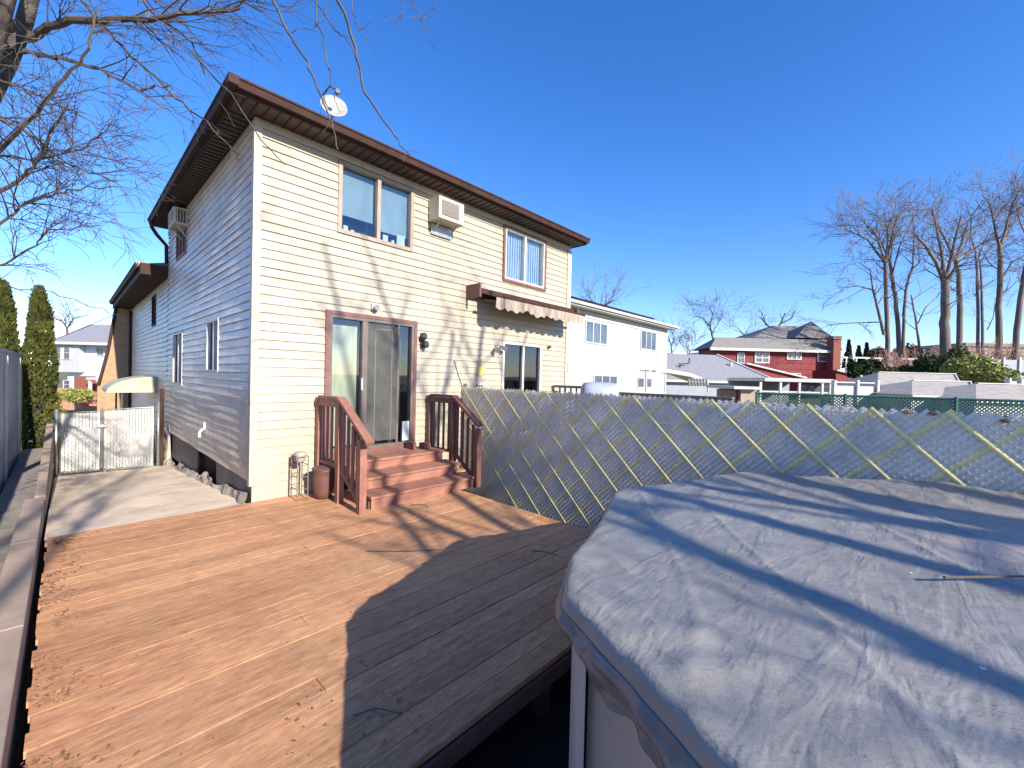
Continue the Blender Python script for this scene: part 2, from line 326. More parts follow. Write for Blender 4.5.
M['orange_brick']=surf('pale_orange_brick',(.50,.27,.17),(.38,.19,.12),rough=.9,scale=6)  # orange brick, paler than the red brick
M['blue_siding']=surf('pale_blue_siding',(.60,.70,.80),(.54,.64,.75),rough=.6,scale=1.5)
M['grey_siding']=surf('grey_siding',(.33,.35,.38),(.28,.30,.33),rough=.7,scale=2)
M['tan_shingle']=surf('tan_front_shingle',(.42,.27,.15),(.30,.19,.11),rough=.9,scale=6,bump=.4)
M['canvas']=surf('faded_awning_canvas',(.42,.345,.27),(.22,.175,.14),rough=.9,scale=6,stretch=(2.5,.3,.3),c3=(.28,.19,.15),c3amt=.6)
M['canvas_cream']=surf('cream_awning_metal',(.50,.46,.33),(.38,.35,.25),rough=.6,scale=3)
M['acbox']=surf('beige_ac_housing',(.52,.47,.37),(.42,.38,.30),rough=.55,scale=6)
M['dark']=surf('dark_metal',(.03,.03,.032),(.05,.05,.05),rough=.5,scale=6)
M['dish']=surf('pale_dish_paint',(.36,.36,.33),(.26,.26,.24),rough=.5,scale=12)
M['panel']=surf('solar_panel',(.012,.015,.03),(.02,.022,.04),rough=.2,scale=3)
M['tarp']=surf('blue_grey_grill_cover',(.24,.28,.36),(.32,.35,.42),rough=.55,scale=5,bump=.5,bscale=8)
M['gold']=surf('painted_yellow_sun',(.60,.47,.16),(.48,.36,.10),rough=.5,scale=9)
M['plastic_brown']=surf('brown_barrel',(.11,.05,.04),(.15,.075,.055),rough=.5,scale=6)
M['deadleaf']=surf('dead_leaf',(.16,.085,.05),(.32,.18,.10),rough=.9,scale=20)
M['rope']=surf('dark_cord',(.06,.05,.05),rough=.8)
M['whitebit']=surf('white_plastic',(.75,.75,.73),rough=.4)

# ------------------------------------------------ terrain
def sstep(a,b,x):
    t=max(0,min(1,(x-a)/(b-a))); return t*t*(3-2*t)
def gheight(x,y):
    P=Vector((x,y,0)); d=P.dot(Fh); l=P.dot(Rh)
    z=-.5
    z-=sstep(9,45,y)*(1-sstep(6,22,x))*1.8
    z+=sstep(26,60,d)*sstep(12,40,l)*4.0
    return z
def make_ground():
    g=MB(); xs=[-600,-300,-150,-80]+[-50+2.5*i for i in range(68)]+[150,220,350,700]; ys=[-500,-200,-100,-50]+[-30+2.5*i for i in range(58)]+[150,220,350,700]
    for y in ys:
        for x in xs: g.v.append((x,y,gheight(x,y)))
    W=len(xs)
    for j in range(len(ys)-1):
        for i in range(W-1): g.f.append((j*W+i,j*W+i+1,(j+1)*W+i+1,(j+1)*W+i))
    struct(g.build('ground',M['lawn'],smooth=True))
make_ground()
# driveway beside the house, falling towards the street
dr=MB(); st=[(6.39,-.03),(8.5,-.17),(10.5,-.33),(12.4,-.46),(15,-.72),(19,-.95),(26,-1.25),(33,-1.6)]
prev=None
for (y,z) in st:
    row=[(-.14,y,z),(1.69,y,z)]
    if prev: dr.face([prev[0],prev[1],row[1],row[0]])
    prev=row
for (y,z),(y2,z2) in zip(st,st[1:]):
    pass
struct(dr.build('driveway',M['concrete']))
pd=MB(); pd.box(-.6,-.33,1.0,7.7,-.5,0.02); pd.box(-.6,-.25,7.7,13.6,-.9,-.02)
struct(pd.build('path',M['strip']))
sl=MB(); sl.box(1.0,6.3,-4,1.55,-.52,-.47); sl.box(-.1,5.28,1.55,6.3,-.53,-.475)
struct(sl.build('bare_soil',M['soil']))
rd=MB(); rd.prism([(-30,33.2,-1.95),(40,33.2,-1.95),(40,40,-1.95),(-30,40,-1.95)],(0,0,-.1)); struct(rd.build('road',M['asphalt']))

# ------------------------------------------------ deck
dk=empty('wooden_deck',(2,4,0),'low wooden deck of worn reddish brown planks beside the pool','deck')
b=MB(); PI_=.143; gap=.0045
y=1.585-32*PI_; i=0
while y<6.36:
    x0=-.12+rnd.uniform(-.012,.012); x1=4.2 if y>1.58 else 1.02
    if y>6.30: x1=2.5
    gap=.0055 if y<3.4 else .003; y1=min(y+PI_-gap,6.352)
    cuts=[x0]+sorted(rnd.uniform(x0+.8,x1-.8) for _ in range(1 if x1>2 and rnd.random()<.3 else 0))+[x1]
    for a,c in zip(cuts,cuts[1:]):
        dz=rnd.uniform(-.0018,.0018); b.box(a+.0015,c-.0015,y,y1,-.035+dz,dz)
    y+=PI_; i+=1
b.build('planks',M['deck'],dk)
b=MB(); b.box(-.11,4.19,1.592,6.34,-.03,-.007); b.box(-.11,1.01,-2.98,1.58,-.03,-.007); b.build('gap_dirt_shade',M['soil'],dk)  # dirt-filled gaps, dark sheet added to hide the sunlit plank edges
b=MB()
for yy in (6.05,): b.box(4.2,5.2,yy,6.3,-.03,-.002)
b.box(4.21,4.55,1.75,2.75,-.05,-.012)
b.build('end_boards',M['deck'],dk)
b=MB(); b.box(1.0,4.2,1.56,1.582,-.13,-.04); b.box(.98,1.018,-3,1.54,-.13,-.04); b.box(4.165,4.198,1.6,6.3,-.2,-.04)
b.build('rim_joist',M['rail_dark'],dk)
b=MB()
for x in (1.2,2.2,3.2,4.1): b.box(x-.045,x+.045,1.7,1.79,-.5,-.05)
b.build('support_post',M['rail_dark'],dk)

# curb along the left
cb=empty('timber_curb',(-.24,5,0),'weathered pinkish curb with a taller wall section running towards the gate along the left of the deck','curb')
b=MB(); yy=.2
while yy<7.6:
    y2=min(yy+1.85,7.7); b.box(-.33,-.165,yy,y2-.008,-.5,.17+rnd.uniform(-.006,.006)); yy=y2
    if yy>=7.69: break
b.build('curb_beam',M['curb'],cb,bevel=.008)
b=MB(); pr=[(7.72,-.5),(7.72,.17),(9.2,.27),(10.8,.43),(12.3,.62),(12.3,-.9)]
b.prism([(-.25,p[0],p[1]) for p in pr],(.09,0,0)); b.build('raised_board',M['curb'],cb)

# ------------------------------------------------ siding builder
def siding(mb,mapf,x0,x1,z0,z1,openings,pitch=.122,proud=.016,wavy=0,seg=None):
    """lapped courses; mapf(x, out, z) -> world point"""
    zs=[z0]
    while zs[-1]<z1: zs.append(zs[-1]+pitch)
    seams=[rnd.uniform(x0,x1) for _ in range(200)]
    for ci,za in enumerate(zs[:-1]):
        zb=min(za+pitch,z1)
        lv=sorted({za,zb}|{zz for o in openings for zz in (o[2],o[3]) if za<zz<zb})
        for a,c in zip(lv,lv[1:]):
            mid=(a+c)/2; iv=[(x0,x1)]
            for o in openings:
                if o[2]<mid<o[3]:
                    nv=[]
                    for (p,q) in iv:
                        if o[1]<=p or o[0]>=q: nv.append((p,q)); continue
                        if o[0]>p: nv.append((p,o[0]))
                        if o[1]<q: nv.append((o[1],q))
                    iv=nv
            for (p,q) in iv:
                k=max(1,int((q-p)/.3)) if wavy else 1
                xs=[p+(q-p)*t/k for t in range(k+1)]
                def off(x,z,top):
                    f=(z-za)/pitch; o=proud*(1-f)
                    if wavy: o+=wavy*noise.noise(Vector((x*.9,ci*.55,1.7)))*(1-f*.7)
                    return o
                zz_=[a]+[zq for zq in (za+pitch*.74,za+pitch*.84) if a<zq<c]+[c]
                def pr(x,z):
                    g=(z-za)/pitch; o=off(x,min(z,za+pitch*.74),0)
                    return o if g<=.745 else (-.004 if g>.99 else .0035)
                for u,v in zip(xs,xs[1:]):
                    for z_,z2_ in zip(zz_,zz_[1:]): mb.face([mapf(u,pr(u,z_),z_),mapf(v,pr(v,z_),z_),mapf(v,pr(v,z2_),z2_),mapf(u,pr(u,z2_),z2_)])
                    if a==za: mb.face([mapf(u,-.004,a+.001),mapf(v,-.004,a+.001),mapf(v,off(v,a,0),a),mapf(u,off(u,a,0),a)])
                # butt joints of the panels
                if a==za and q-p>1.2 and rnd.random()<.55:
                    s=rnd.uniform(p+.2,q-.2)
                    mb.face([mapf(s,off(s,a,0)+.002,a+.002),mapf(s+.012,off(s,a,0)+.004,a+.002),mapf(s+.012,.005,c-.002),mapf(s,.003,c-.002)])

X0,X1,Y0=1.71,8.67,6.36; ZT=5.06
house=empty('cream_house',(5.2,9,-.5),'two storey cream vinyl sided house with brown eaves and a sliding door onto the deck','house')
fo=lambda x,o,z:(x,Y0-o,z)
so_=lambda y,o,z:(X0-o,y,z)
W1=(2.80,4.12,3.88,4.96); W2=(6.38,7.70,3.85,4.93); D1=(2.70,4.18,.55,2.64); D2=(6.38,7.68,.5,2.53)
b=MB(); siding(b,fo,X0+.02,X1-.02,.23,ZT,[W1,W2,D1,D2],wavy=.006); b.build('wall',M['siding'],house)
SW=[(8.14,8.96,1.72,2.60),(11.2,12.3,1.42,2.56),(10.95,12.05,4.17,4.86),(15.2,15.85,2.95,3.82)]
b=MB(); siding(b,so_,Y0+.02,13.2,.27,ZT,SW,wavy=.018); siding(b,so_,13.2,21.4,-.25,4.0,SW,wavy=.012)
b.build('side_wall',M['siding_side_lifted'],house)
# inner core (behind openings) and corner posts
b=MB(); b.box(X0+.35,X1-.02,Y0+.35,21.3,-1.2,4.0); b.box(X0+.35,X1-.02,Y0+.35,13.15,4.0,ZT)
b.box(X1-.02,X1,Y0+.01,13.2,-.5,ZT); b.box(X0+.005,X0+.34,13.17,13.2,3.9,ZT)
b.build('rear_core',M['siding'],house)
b=MB(); b.box(X0-.035,X0+.06,Y0-.03,Y0+.06,.22,ZT+.01); b.box(X1-.06,X1+.03,Y0-.03,Y0+.06,.22,ZT)
b.build('corner_trim',M['trim_cream'],house)
b=MB(); b.box(X0+.005,X1,Y0-.005,Y0+.02,-.5,.232); b.build('foundation_front',M['trim_cream'],house)
# side foundation: boards, dark opening, rough stone
b=MB(); b.box(X0+.01,X0+.05,6.4,8.3,-.4,.29); b.box(X0+.02,X0+.05,9.85,12.6,-.3,.3); b.build('foundation_board',M['board'],house)
b=MB(); b.box(X0+.12,X0+.16,8.3,9.85,-.4,.29); b.build('crawl_opening',M['rust'],house)
def rubble():
    b=MB(); ny,nz=150,14
    for j in range(nz+1):
        for i in range(ny+1):
            y=6.45+i*(21.0-6.45)/ny
            gz=-.03-.45*min(1,max(0,(y-6.4)/6)) if y<12.4 else -.46-(y-12.4)*.07
            top=gz+.12+.18*noise.noise(Vector((y*1.3,0,0)))+ (0.75 if y>12.6 else .0)
            t=j/nz; z=gz-.1+(top-gz+.1)*t
            o=.09*(1-t)+.05*noise.noise(Vector((y*4,z*6,3)))+.02
            b.v.append((X0-o*1.2+.01,y,z))
    for j in range(nz):
        for i in range(ny):
            a=j*(ny+1)+i; b.f.append((a,a+1,a+ny+2,a+ny+1))
    return b
rubble().build('stone_footing',M['stone'],house)

def window(frame_rect,axis,fm,outer=None,mull=(),blind=None,blindmat=None,glass='glass',label=None,depth=.3,fw=.05,vert=False,inner=None,name='window'):
    """window in wall opening; axis 'y' faces -Y, axis 'x' faces -X"""
    a0,a1,z0,z1=frame_rect
    if axis=='y': bx=lambda m,p,q,o0,o1,u,v: m.box(p,q,Y0-o1,Y0-o0,u,v)
    else: bx=lambda m,p,q,o0,o1,u,v: m.box(X0-o1,X0-o0,p,q,u,v)
    f=MB()
    # frame ring: o = distance outwards
    bx(f,a0,a1,-.08,.03,z0,z0+fw); bx(f,a0,a1,-.08,.03,z1-fw,z1); bx(f,a0,a0+fw,-.08,.03,z0+fw,z1-fw); bx(f,a1-fw,a1,-.08,.03,z0+fw,z1-fw)
    for mx in mull: bx(f,mx-.03,mx+.03,-.07,.022,z0+fw,z1-fw)
    fr=f.build(name,M[fm],house)
    if label: fr['label']=label
    g=MB()
    c=[a0+fw]+list(mull)+[a1-fw]
    for p,q in zip(c,c[1:]):
        pp=p+(.03 if p in mull else 0); qq=q-(.03 if q in mull else 0)
        bx(g,pp,qq,-.032,-.028,z0+fw,z1-fw)
    g.build('pane',M[glass],fr)
    r=MB()
    bx(r,a0+.002,a0+.012,-.33,-.081,z0,z1); bx(r,a1-.012,a1-.002,-.33,-.081,z0,z1); bx(r,a0+.012,a1-.012,-.33,-.081,z0,z0+.01); bx(r,a0+.012,a1-.012,-.33,-.081,z1-.01,z1); bx(r,a0+.012,a1-.012,-.34,-.331,z0,z1)
    r.build('reveal',M['room'],fr)
    if outer:
        o=MB(); t=.055
        bx(o,a0-t,a1+t,.002,.04,z1,z1+t); bx(o,a0-t,a1+t,.002,.045,z0-t,z0); bx(o,a0-t,a0,.002,.04,z0,z1); bx(o,a1,a1+t,.002,.04,z0,z1)
        o.build('outer_trim',M[outer],fr)
    if blind:
        q=MB()
        for (p0,p1,u,v) in blind:
            if vert:
                n=int((p1-p0)/.075)
                for k in range(n):
                    xx=p0+(k+.5)*(p1-p0)/n
                    if axis=='y': q.face([(xx-.037,Y0+.09,u),(xx+.034,Y0+.105,u),(xx+.034,Y0+.105,v),(xx-.037,Y0+.09,v)])
            else: bx(q,p0,p1,-.115,-.105,u,v)
        q.build('blind',M[blindmat],fr)
    return fr
wA=window(W1,'y','tan_frame',mull=(3.47,),blind=[(2.86,3.43,4.2,4.9),(3.51,4.06,4.12,4.9)],blindmat='blind',label='tan framed double window with pale shades half drawn',fw=.06)
b=MB()
for (x,h,wd) in ((2.93,.10,.07),(3.05,.06,.05),(3.6,.13,.09),(3.76,.08,.05),(3.86,.2,.15)): b.box(x,x+wd,Y0+.07,Y0+.1,W1[2]+.06,W1[2]+.06+h)
b.build('sill_ornaments',M['whitebit'],wA)
window(W2,'y','white_frame',outer='door_brown',mull=(7.03,),blind=[(6.43,7.65,3.9,4.88)],blindmat='sheer',vert=True,label='white framed window with vertical blinds and brown outer trim',fw=.045)
# sliding door onto the deck
dr_=window(D1,'y','door_frame',outer='door_brown',mull=(3.26,),blind=[(2.76,3.2,.62,2.5)],blindmat='curtain',glass='glass',name='sliding_door',label='sliding patio door with cream curtain, grey screen and brown trim',fw=.05)
b=MB(); b.box(3.30,3.88,Y0-.012,Y0-.008,.66,2.56); b.build('screen',M['screen'],dr_)
b=MB(); b.box(3.29,3.32,Y0-.02,Y0-.002,.6,2.59); b.box(3.86,3.90,Y0-.02,Y0-.002,.6,2.59); b.box(3.45,3.47,Y0-.015,Y0-.0125,.66,2.5); b.box(3.75,3.77,Y0-.015,Y0-.0125,.66,2.5);b.box(3.47,3.75,Y0-.015,Y0-.0125,2.48,2.5); b.build('screen_frame',M['door_frame'],dr_)
b=MB(); b.box(3.215,3.235,Y0-.05,Y0-.025,1.5,1.68); b.build('handle',M['whitebit'],dr_)
b=MB(); b.box(4.0,4.13,Y0-.0,Y0+.02,.62,.95); b.build('kick_panel',M['whitebit'],dr_)
d2=window(D2,'y','white_frame',mull=(7.05,),blind=[(7.1,7.6,2.1,2.45)],blindmat='blind',glass='glass_dark',name='patio_door',label='neighbouring white framed patio door with dark panes',fw=.06)
# side windows
window(SW[0],'x','white_frame',mull=(8.5,),blind=[(8.2,8.45,1.75,2.55)],blindmat='sheer',glass='glass_dark',label='narrow side window near the corner with a white frame',fw=.04)
window(SW[1],'x','white_frame',mull=(11.7,),blind=[(11.3,11.55,1.5,2.0)],blindmat='curtain',glass='glass_dark',label='side window nearer the gate with a white frame',fw=.04)
window(SW[2],'x','door_brown',mull=(11.35,11.7),glass='glass',label='upper brown framed side window under the air conditioner',fw=.04)
window(SW[3],'x','brown',glass='glass_dark',label='small dark side window under the low eave',fw=.05)

# roof with wide brown eaves
E0x,E1x,E0y,E1y=1.385,8.86,5.955,13.0
b=MB(); zr=5.205; s=.26
cx0,cx1,cy=E0x+3.0,E1x-3.0,(E0y+E1y)/2
P=[(E0x,E0y,zr),(E1x,E0y,zr),(E1x,E1y,zr),(E0x,E1y,zr),(cx0+.6,cy,zr+.95),(cx1-.6,cy,zr+.95)]
b.v=P; b.f=[(0,1,5,4),(1,2,5),(2,3,4,5),(3,0,4)]
rf=b.build('roof',M['shingle_dark'],house)
b=MB()   # fascia boards
b.box(E0x,E1x,E0y,E0y+.03,ZT+.02,zr-.005); b.box(E0x,E1x,E1y-.03,E1y,ZT+.02,zr-.005); b.box(E0x,E0x+.03,E0y+.03,E1y-.03,ZT+.02,zr-.005); b.box(E1x-.03,E1x,E0y+.03,E1y-.03,ZT+.02,zr-.005)
b.build('fascia',M['brown'],rf)
b=MB()   # soffit sheets around the walls
b.box(E0x+.03,E1x-.03,E0y+.03,Y0-.04,ZT+.025,ZT+.035); b.box(E0x+.03,X0-.04,Y0-.04,E1y-.03,ZT+.025,ZT+.035); b.box(X1+.04,E1x-.03,Y0-.04,E1y-.03,ZT+.025,ZT+.035)
b.build('soffit',M['brown_dark'],rf)
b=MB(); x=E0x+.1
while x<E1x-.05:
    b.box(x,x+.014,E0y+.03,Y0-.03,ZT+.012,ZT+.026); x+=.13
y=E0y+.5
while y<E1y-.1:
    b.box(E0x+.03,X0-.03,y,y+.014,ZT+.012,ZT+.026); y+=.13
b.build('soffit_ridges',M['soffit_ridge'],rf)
b=MB()   # gutters
def gutter(b,p,q,out):
    p=Vector(p); q=Vector(q); out=Vector(out)
    prof=[(0,0),(0,-.105),(.07,-.105),(.09,-.03),(.105,-.025),(.105,0),(.09,0),(.085,-.02),(.065,-.095),(.01,-.095),(.01,0)]
    b.prism([p+out*a+Zu*c for a,c in prof],q-p)
gutter(b,(E0x-.11,E0y-.002,zr+.01),(E1x,E0y-.002,zr+.01),(0,-1,0)); gutter(b,(E0x-.002,E0y-.1,zr+.01),(E0x-.002,E1y,zr+.01),(-1,0,0))
b.box(E0x-.108,E0x-.003,E0y-.108,E0y-.003,zr-.096,zr+.012); b.build('gutter',M['brown'],rf)
b=MB(); b.box(X0-.03,X1+.03,Y0-.028,Y0-.006,ZT-.085,ZT+.024); b.box(X0-.028,X0-.006,Y0+.06,13.2,ZT-.075,ZT+.024); b.build('frieze_board',M['trim_cream'],house)
# downspouts
b=MB(); b.tube([(E0x-.05,12.7,5.14),(E0x-.05,12.75,5.0),(E0x+.06,12.95,4.9),(X0-.06,13.12,4.72),(X0-.05,13.14,4.3)],.04,8); b.build('downspout',M['brown'],house,smooth=True)
b=MB(); b.tube([(X0-.06,21.2,3.9),(X0-.05,21.25,3.5),(X0-.05,21.25,-.9)],.05,8); b.build('downspout',M['brown'],house,smooth=True)
b=MB(); b.box(X1+.03,X1+.11,Y0-.02,Y0+.05,.2,5.0); b.box(X1+.02,X1+.14,Y0-.05,Y0+.05,1.95,2.15); b.build('downspout',M['white_frame'],house)
# low front roof over the longer ground floor
b=MB(); b.v=[(1.2,13.22,4.22),(1.2,21.9,4.22),(8.8,21.9,4.22),(8.8,13.22,4.22),(4.2,13.22,4.95),(4.2,21.0,4.95),(6,21,4.95),(6,13.22,4.95)]
b.f=[(0,4,5,1),(5,6,2,1),(4,7,6,5),(7,3,2,6),(0,3,7,4)]
lr=b.build('low_roof',M['shingle_dark'],house)
b=MB(); b.box(1.2,1.24,13.22,21.9,3.98,4.215); b.box(1.24,X0-.02,13.22,21.9,3.98,4.0); b.box(1.24,8.8,21.86,21.9,3.98,4.215); gutter(b,(1.198,13.2,4.23),(1.198,21.9,4.23),(-1,0,0)); b.box(1.19,X0+.1,13.205,13.215,3.98,4.24); b.build('low_fascia',M['brown'],lr)
b=MB(); b.box(1.72,2.2,19.8,20.3,4.2,5.5); b.build('chimney',M['orange_brick'],lr)
b=MB(); b.box(2.13,2.77,17.2,17.3,4.4,4.85); b.tube([(1.95,15.5,4.3),(1.95,15.5,4.72)],.08,10); b.build('roof_vent',M['galv'],lr)
# swooping front wing at street end
b=MB(); b.prism([(1.69,21.5,-1.2),(1.69,21.5,4.1),(1.30,21.5,3.95),(1.10,21.5,2.4),(.86,21.5,1.15),(.80,21.5,1.05),(.80,21.5,-1.2)],(0,.3,0)); b.build('front_wing',M['tan_shingle'],house)
b=MB(); b.tube([(1.27,21.48,4.0),(1.07,21.48,2.4),(.83,21.48,1.12)],.05,6); b.build('wing_edge',M['brown'],house)
# curved awning above the side door
b=MB()
for k in range(9):
    for yy in (14.7,16.6):
        a=R(90*k/8); b.v.append((1.70-1.0*math.sin(a),yy,1.12+.42*math.cos(a)))
for k in range(8): b.f.append((2*k,2*k+1,2*k+3,2*k+2))
b.f.append(tuple(2*k for k in range(9))+() ) if False else None
n=len(b.v); b.v+=[(1.70,14.7,1.12),(1.70,16.6,1.12)]
b.f.append(tuple([2*k for k in range(9)]+[n])); b.f.append(tuple([2*k+1 for k in range(8,-1,-1)]+[n+1])[::1])
b.build('door_awning',M['canvas_cream'],house)
b=MB(); b.box(.95,1.68,15.0,16.3,-.9,-.35); b.box(1.2,1.68,15.0,16.3,-.35,-.15); b.build('door_stoop',M['concrete'],house)
b=MB(); b.box(.98,1.02,14.75,14.79,-.9,1.1); b.box(.98,1.02,16.5,16.54,-.9,1.1)
for k in range(5): b.box(1.1+k*.12,1.12+k*.12,14.76,14.78,-.3,.55)
b.box(1.0,1.68,14.75,14.79,.55,.6); b.build('stoop_rail',M['dark'],house)
# little wall hardware
b=MB(); b.box(X0-.05,X0-.02,8.94,9.04,.72,.84); b.tube([(X0-.05,9,.72),(X0-.1,9,.66),(X0-.1,9,.58)],.022,6); b.build('hose_bib',M['whitebit'],house)
b=MB()
for (x,z) in ((4.33,2.44),(4.37,2.30)): b.lathe((x,Y0-.11,z-.06),[(.03,0),(.055,.03),(.05,.09),(.03,.12)],10)
b.box(4.31,4.39,Y0-.05,Y0-.016,2.24,2.5); b.build('wall_lamp',M['dark'],house)
b=MB()
for (x,z,t) in ((6.15,2.36,-.07),(6.27,2.40,.07)): b.tube([(x,Y0-.04,z),(x+t*.3,Y0-.10,z-.02),(x+t,Y0-.18,z-.06)],[.02,.035,.055],8)
b.box(6.17,6.25,Y0-.06,Y0-.016,2.34,2.42); b.build('floodlight',M['galv'],house)
b=MB(); b.box(3.36,3.48,Y0-.06,Y0-.016,2.78,2.88); b.tube([(3.42,Y0-.05,2.83),(3.42,Y0-.12,2.82)],.045,10); b.build('wall_lamp',M['galv'],house)
b=MB(); b.lathe((7.92,Y0-.07,2.47),[(.02,0),(.04,.03),(.03,.07)],10); b.build('wall_lamp',M['dark'],house)
b=MB(); b.tube([(5.08,Y0-.02,2.05),(5.2,Y0-.025,1.75),(5.32,Y0-.02,1.5)],.006,4); b.build('cable',M['dark'],house)

# air conditioners
def ac(name,lo,hi,label,face):
    e=empty(name,((lo[0]+hi[0])/2,(lo[1]+hi[1])/2,lo[2]),label,'air conditioner')
    b=MB(); b.box(lo[0],hi[0],lo[1],hi[1],lo[2],hi[2]); b.build('housing',M['acbox'],e,bevel=.012)
    g=MB(); v=MB()
    if face=='y':
        y=lo[1]; wx=(hi[0]-lo[0])
        v.box(lo[0]+.06,lo[0]+wx*.78,y-.004,y-.001,lo[2]+.07,hi[2]-.06)
        z=lo[2]+.08
        while z<hi[2]-.07: g.box(lo[0]+.06,lo[0]+wx*.78,y-.016,y-.005,z,z+.008); z+=.022
        g.box(lo[0]+.01,hi[0]-.01,y-.012,y-.001,lo[2]+.005,lo[2]+.05)
    else:
        x=lo[0]; wy=hi[1]-lo[1]
        v.box(x-.004,x-.001,lo[1]+.06,hi[1]-.08,lo[2]+.07,hi[2]-.06)
        y=lo[1]+.07
        while y<hi[1]-.08: g.box(x-.016,x-.005,y,y+.008,lo[2]+.06,hi[2]-.05); y+=.035
        # side louvres facing the viewer
        v.box(lo[0]+.05,hi[0]-.04,lo[1]-.004,lo[1]-.001,lo[2]+.05,hi[2]-.05)
        xx=lo[0]+.06
        while xx<hi[0]-.05: g.box(xx,xx+.014,lo[1]-.014,lo[1]-.005,lo[2]+.05,hi[2]-.05); xx+=.045
    v.build('vent_recess',M['dark'],e); g.build('grille',M['acbox'],e)
    s=MB()
    if face=='y': s.beam((lo[0]+.1,Y0-.03,lo[2]-.16),(lo[0]+.1,lo[1]+.08,lo[2]-.01),.02,.02); s.beam((hi[0]-.1,Y0-.03,lo[2]-.16),(hi[0]-.1,lo[1]+.08,lo[2]-.01),.02,.02); s.box(lo[0]+.05,hi[0]-.05,Y0-.05,Y0-.02,lo[2]-.2,lo[2]-.012)
    else: s.beam((X0-.03,lo[1]+.1,lo[2]-.2),(lo[0]+.08,lo[1]+.1,lo[2]-.01),.02,.02); s.beam((X0-.03,hi[1]-.1,lo[2]-.2),(lo[0]+.08,hi[1]-.1,lo[2]-.01),.02,.02)
    s.build('bracket',M['galv'],e)
ac('window_air_conditioner',(4.42,6.02,4.49),(4.98,6.33,4.88),'beige air conditioner through the sunny rear wall beside the upper window','y')
ac('window_air_conditioner',(1.45,10.75,4.66),(1.70,11.35,5.0),'beige air conditioner high on the shaded side wall under the eave','x')

# satellite dish
e=empty('satellite_dish',(2.95,6.6,5.45),'pale oval satellite dish standing on the roof edge','satellite dish')
c=Vector(WP(334,106,6.3)); nrm=(Vector((-.25,-1,.35))).normalized(); rx=nrm.orthogonal().normalized(); ry=nrm.cross(rx)
e.location=(c.x,c.y+.15,5.40)
b=MB(); 
for j in range(6):
    r=.20*j/5
    for k in range(28):
        a=2*math.pi*k/28; b.v.append(tuple(c+rx*math.cos(a)*r+ry*math.sin(a)*r*.93-nrm*.05*(1-(j/5)**2)))
for j in range(5):
    for k in range(28): k2=(k+1)%28; b.f.append((j*28+k,j*28+k2,(j+1)*28+k2,(j+1)*28+k))
n0=len(b.v)
o=b.build('reflector',M['dish'],e,smooth=True); sm=o.modifiers.new('s','SOLIDIFY'); sm.thickness=.012
b=MB(); b.tube([c-nrm*.08,c-nrm*.16-Zu*.05,Vector((c.x,c.y+.16,5.42))],.022,8); b.build('mast',M['galv'],e)
b=MB(); b.tube([c-ry*.2,c-ry*.12+nrm*.2+Zu*.02,c+nrm*.3-Zu*.03],.011,6); b.tube([c+nrm*.3-Zu*.03,c+nrm*.22+Zu*.0],.03,8); b.build('feed_arm',M['dark'],e)

# retractable awning on the neighbour's side
aw=empty('patio_awning',(7.1,6.3,3.3),'faded scalloped retractable awning above the patio door behind the fence','awning')
b=MB(); b.box(5.38,8.75,6.2,6.34,3.32,3.50); b.build('cassette',M['brown'],aw)
b=MB(); b.box(5.34,5.38,5.95,6.34,3.26,3.52); b.box(8.75,8.79,6.1,6.34,3.3,3.52); b.build('end_cap',M['rail_dark'],aw)
def fabric():
    b=MB(); n=90
    for i in range(n+1):
        x=5.62+i*(8.50-5.62)/n; t=i/n
        yf=5.80; sag=.02*noise.noise(Vector((x*3,0,0)))
        for k in range(6):
            f=k/5; b.v.append((x,6.2+(yf-6.2)*f,3.40-.10*f+sag*4*f*(1-f)+.012*noise.noise(Vector((x*9,f*3,2)))))
        hang=.20+.022*math.cos(x*2*math.pi/.22)+.05*noise.noise(Vector((x*2.7,5,0)))
        b.v.append((x,yf-.02,3.27)); b.v.append((x,yf-.03+.02*math.sin(x*17)+.02*noise.noise(Vector((x*6,1,1))),3.27-hang))
    for i in range(n):
        for k in range(7):
            a=i*8+k; b.f.append((a,a+1,a+9,a+8))
    return b
fabric().build('fabric',M['canvas'],aw)
b=MB(); b.tube([(5.5,5.80,3.30),(8.62,5.80,3.30)],.028,8); b.build('front_bar',M['brown'],aw)
b=MB()
for (xa,xm,xb) in ((5.75,6.3,5.8),(8.5,7.9,8.4)):
    b.tube([(xa,6.24,3.3),(xm,6.0,3.25),(xb,5.83,3.26)],.02,6)
b.build('folding_arm',M['galv'],aw)

# painted sun ornament
e=empty('sun_ornament',(5.76,6.33,1.5),'round yellow metal sun face ornament hanging on the cream wall above the fence','ornament')
b=MB(); b.tube([(5.76,6.335,1.87),(5.76,6.32,1.87)],.085,20); b.build('sun_face',M['gold'],e)
b=MB()
for k in range(14):
    a=2*math.pi*k/14; c0=Vector((5.76,6.328,1.87)); d=Vector((math.cos(a),0,math.sin(a))); q=Vector((-math.sin(a),0,math.cos(a)))
    b.prism([c0+d*.08-q*.022,c0+d*.08+q*.022,c0+d*(.135+.02*(k%2))],(0,.006,0))
b.tube([(5.76,6.32,2.0),(5.76,6.325,2.12)],.006,5); b.build('sun_rays',M['gold'],e)
b=MB(); 
for x in (5.70,5.76,5.82): b.tube([(x,6.32,1.73),(x,6.32,1.62)],.004,4); b.lathe((x,6.32,1.57),[(.012,0),(.022,.02),(.012,.05)],8)
b.build('dangling_bells',M['galv'],e)

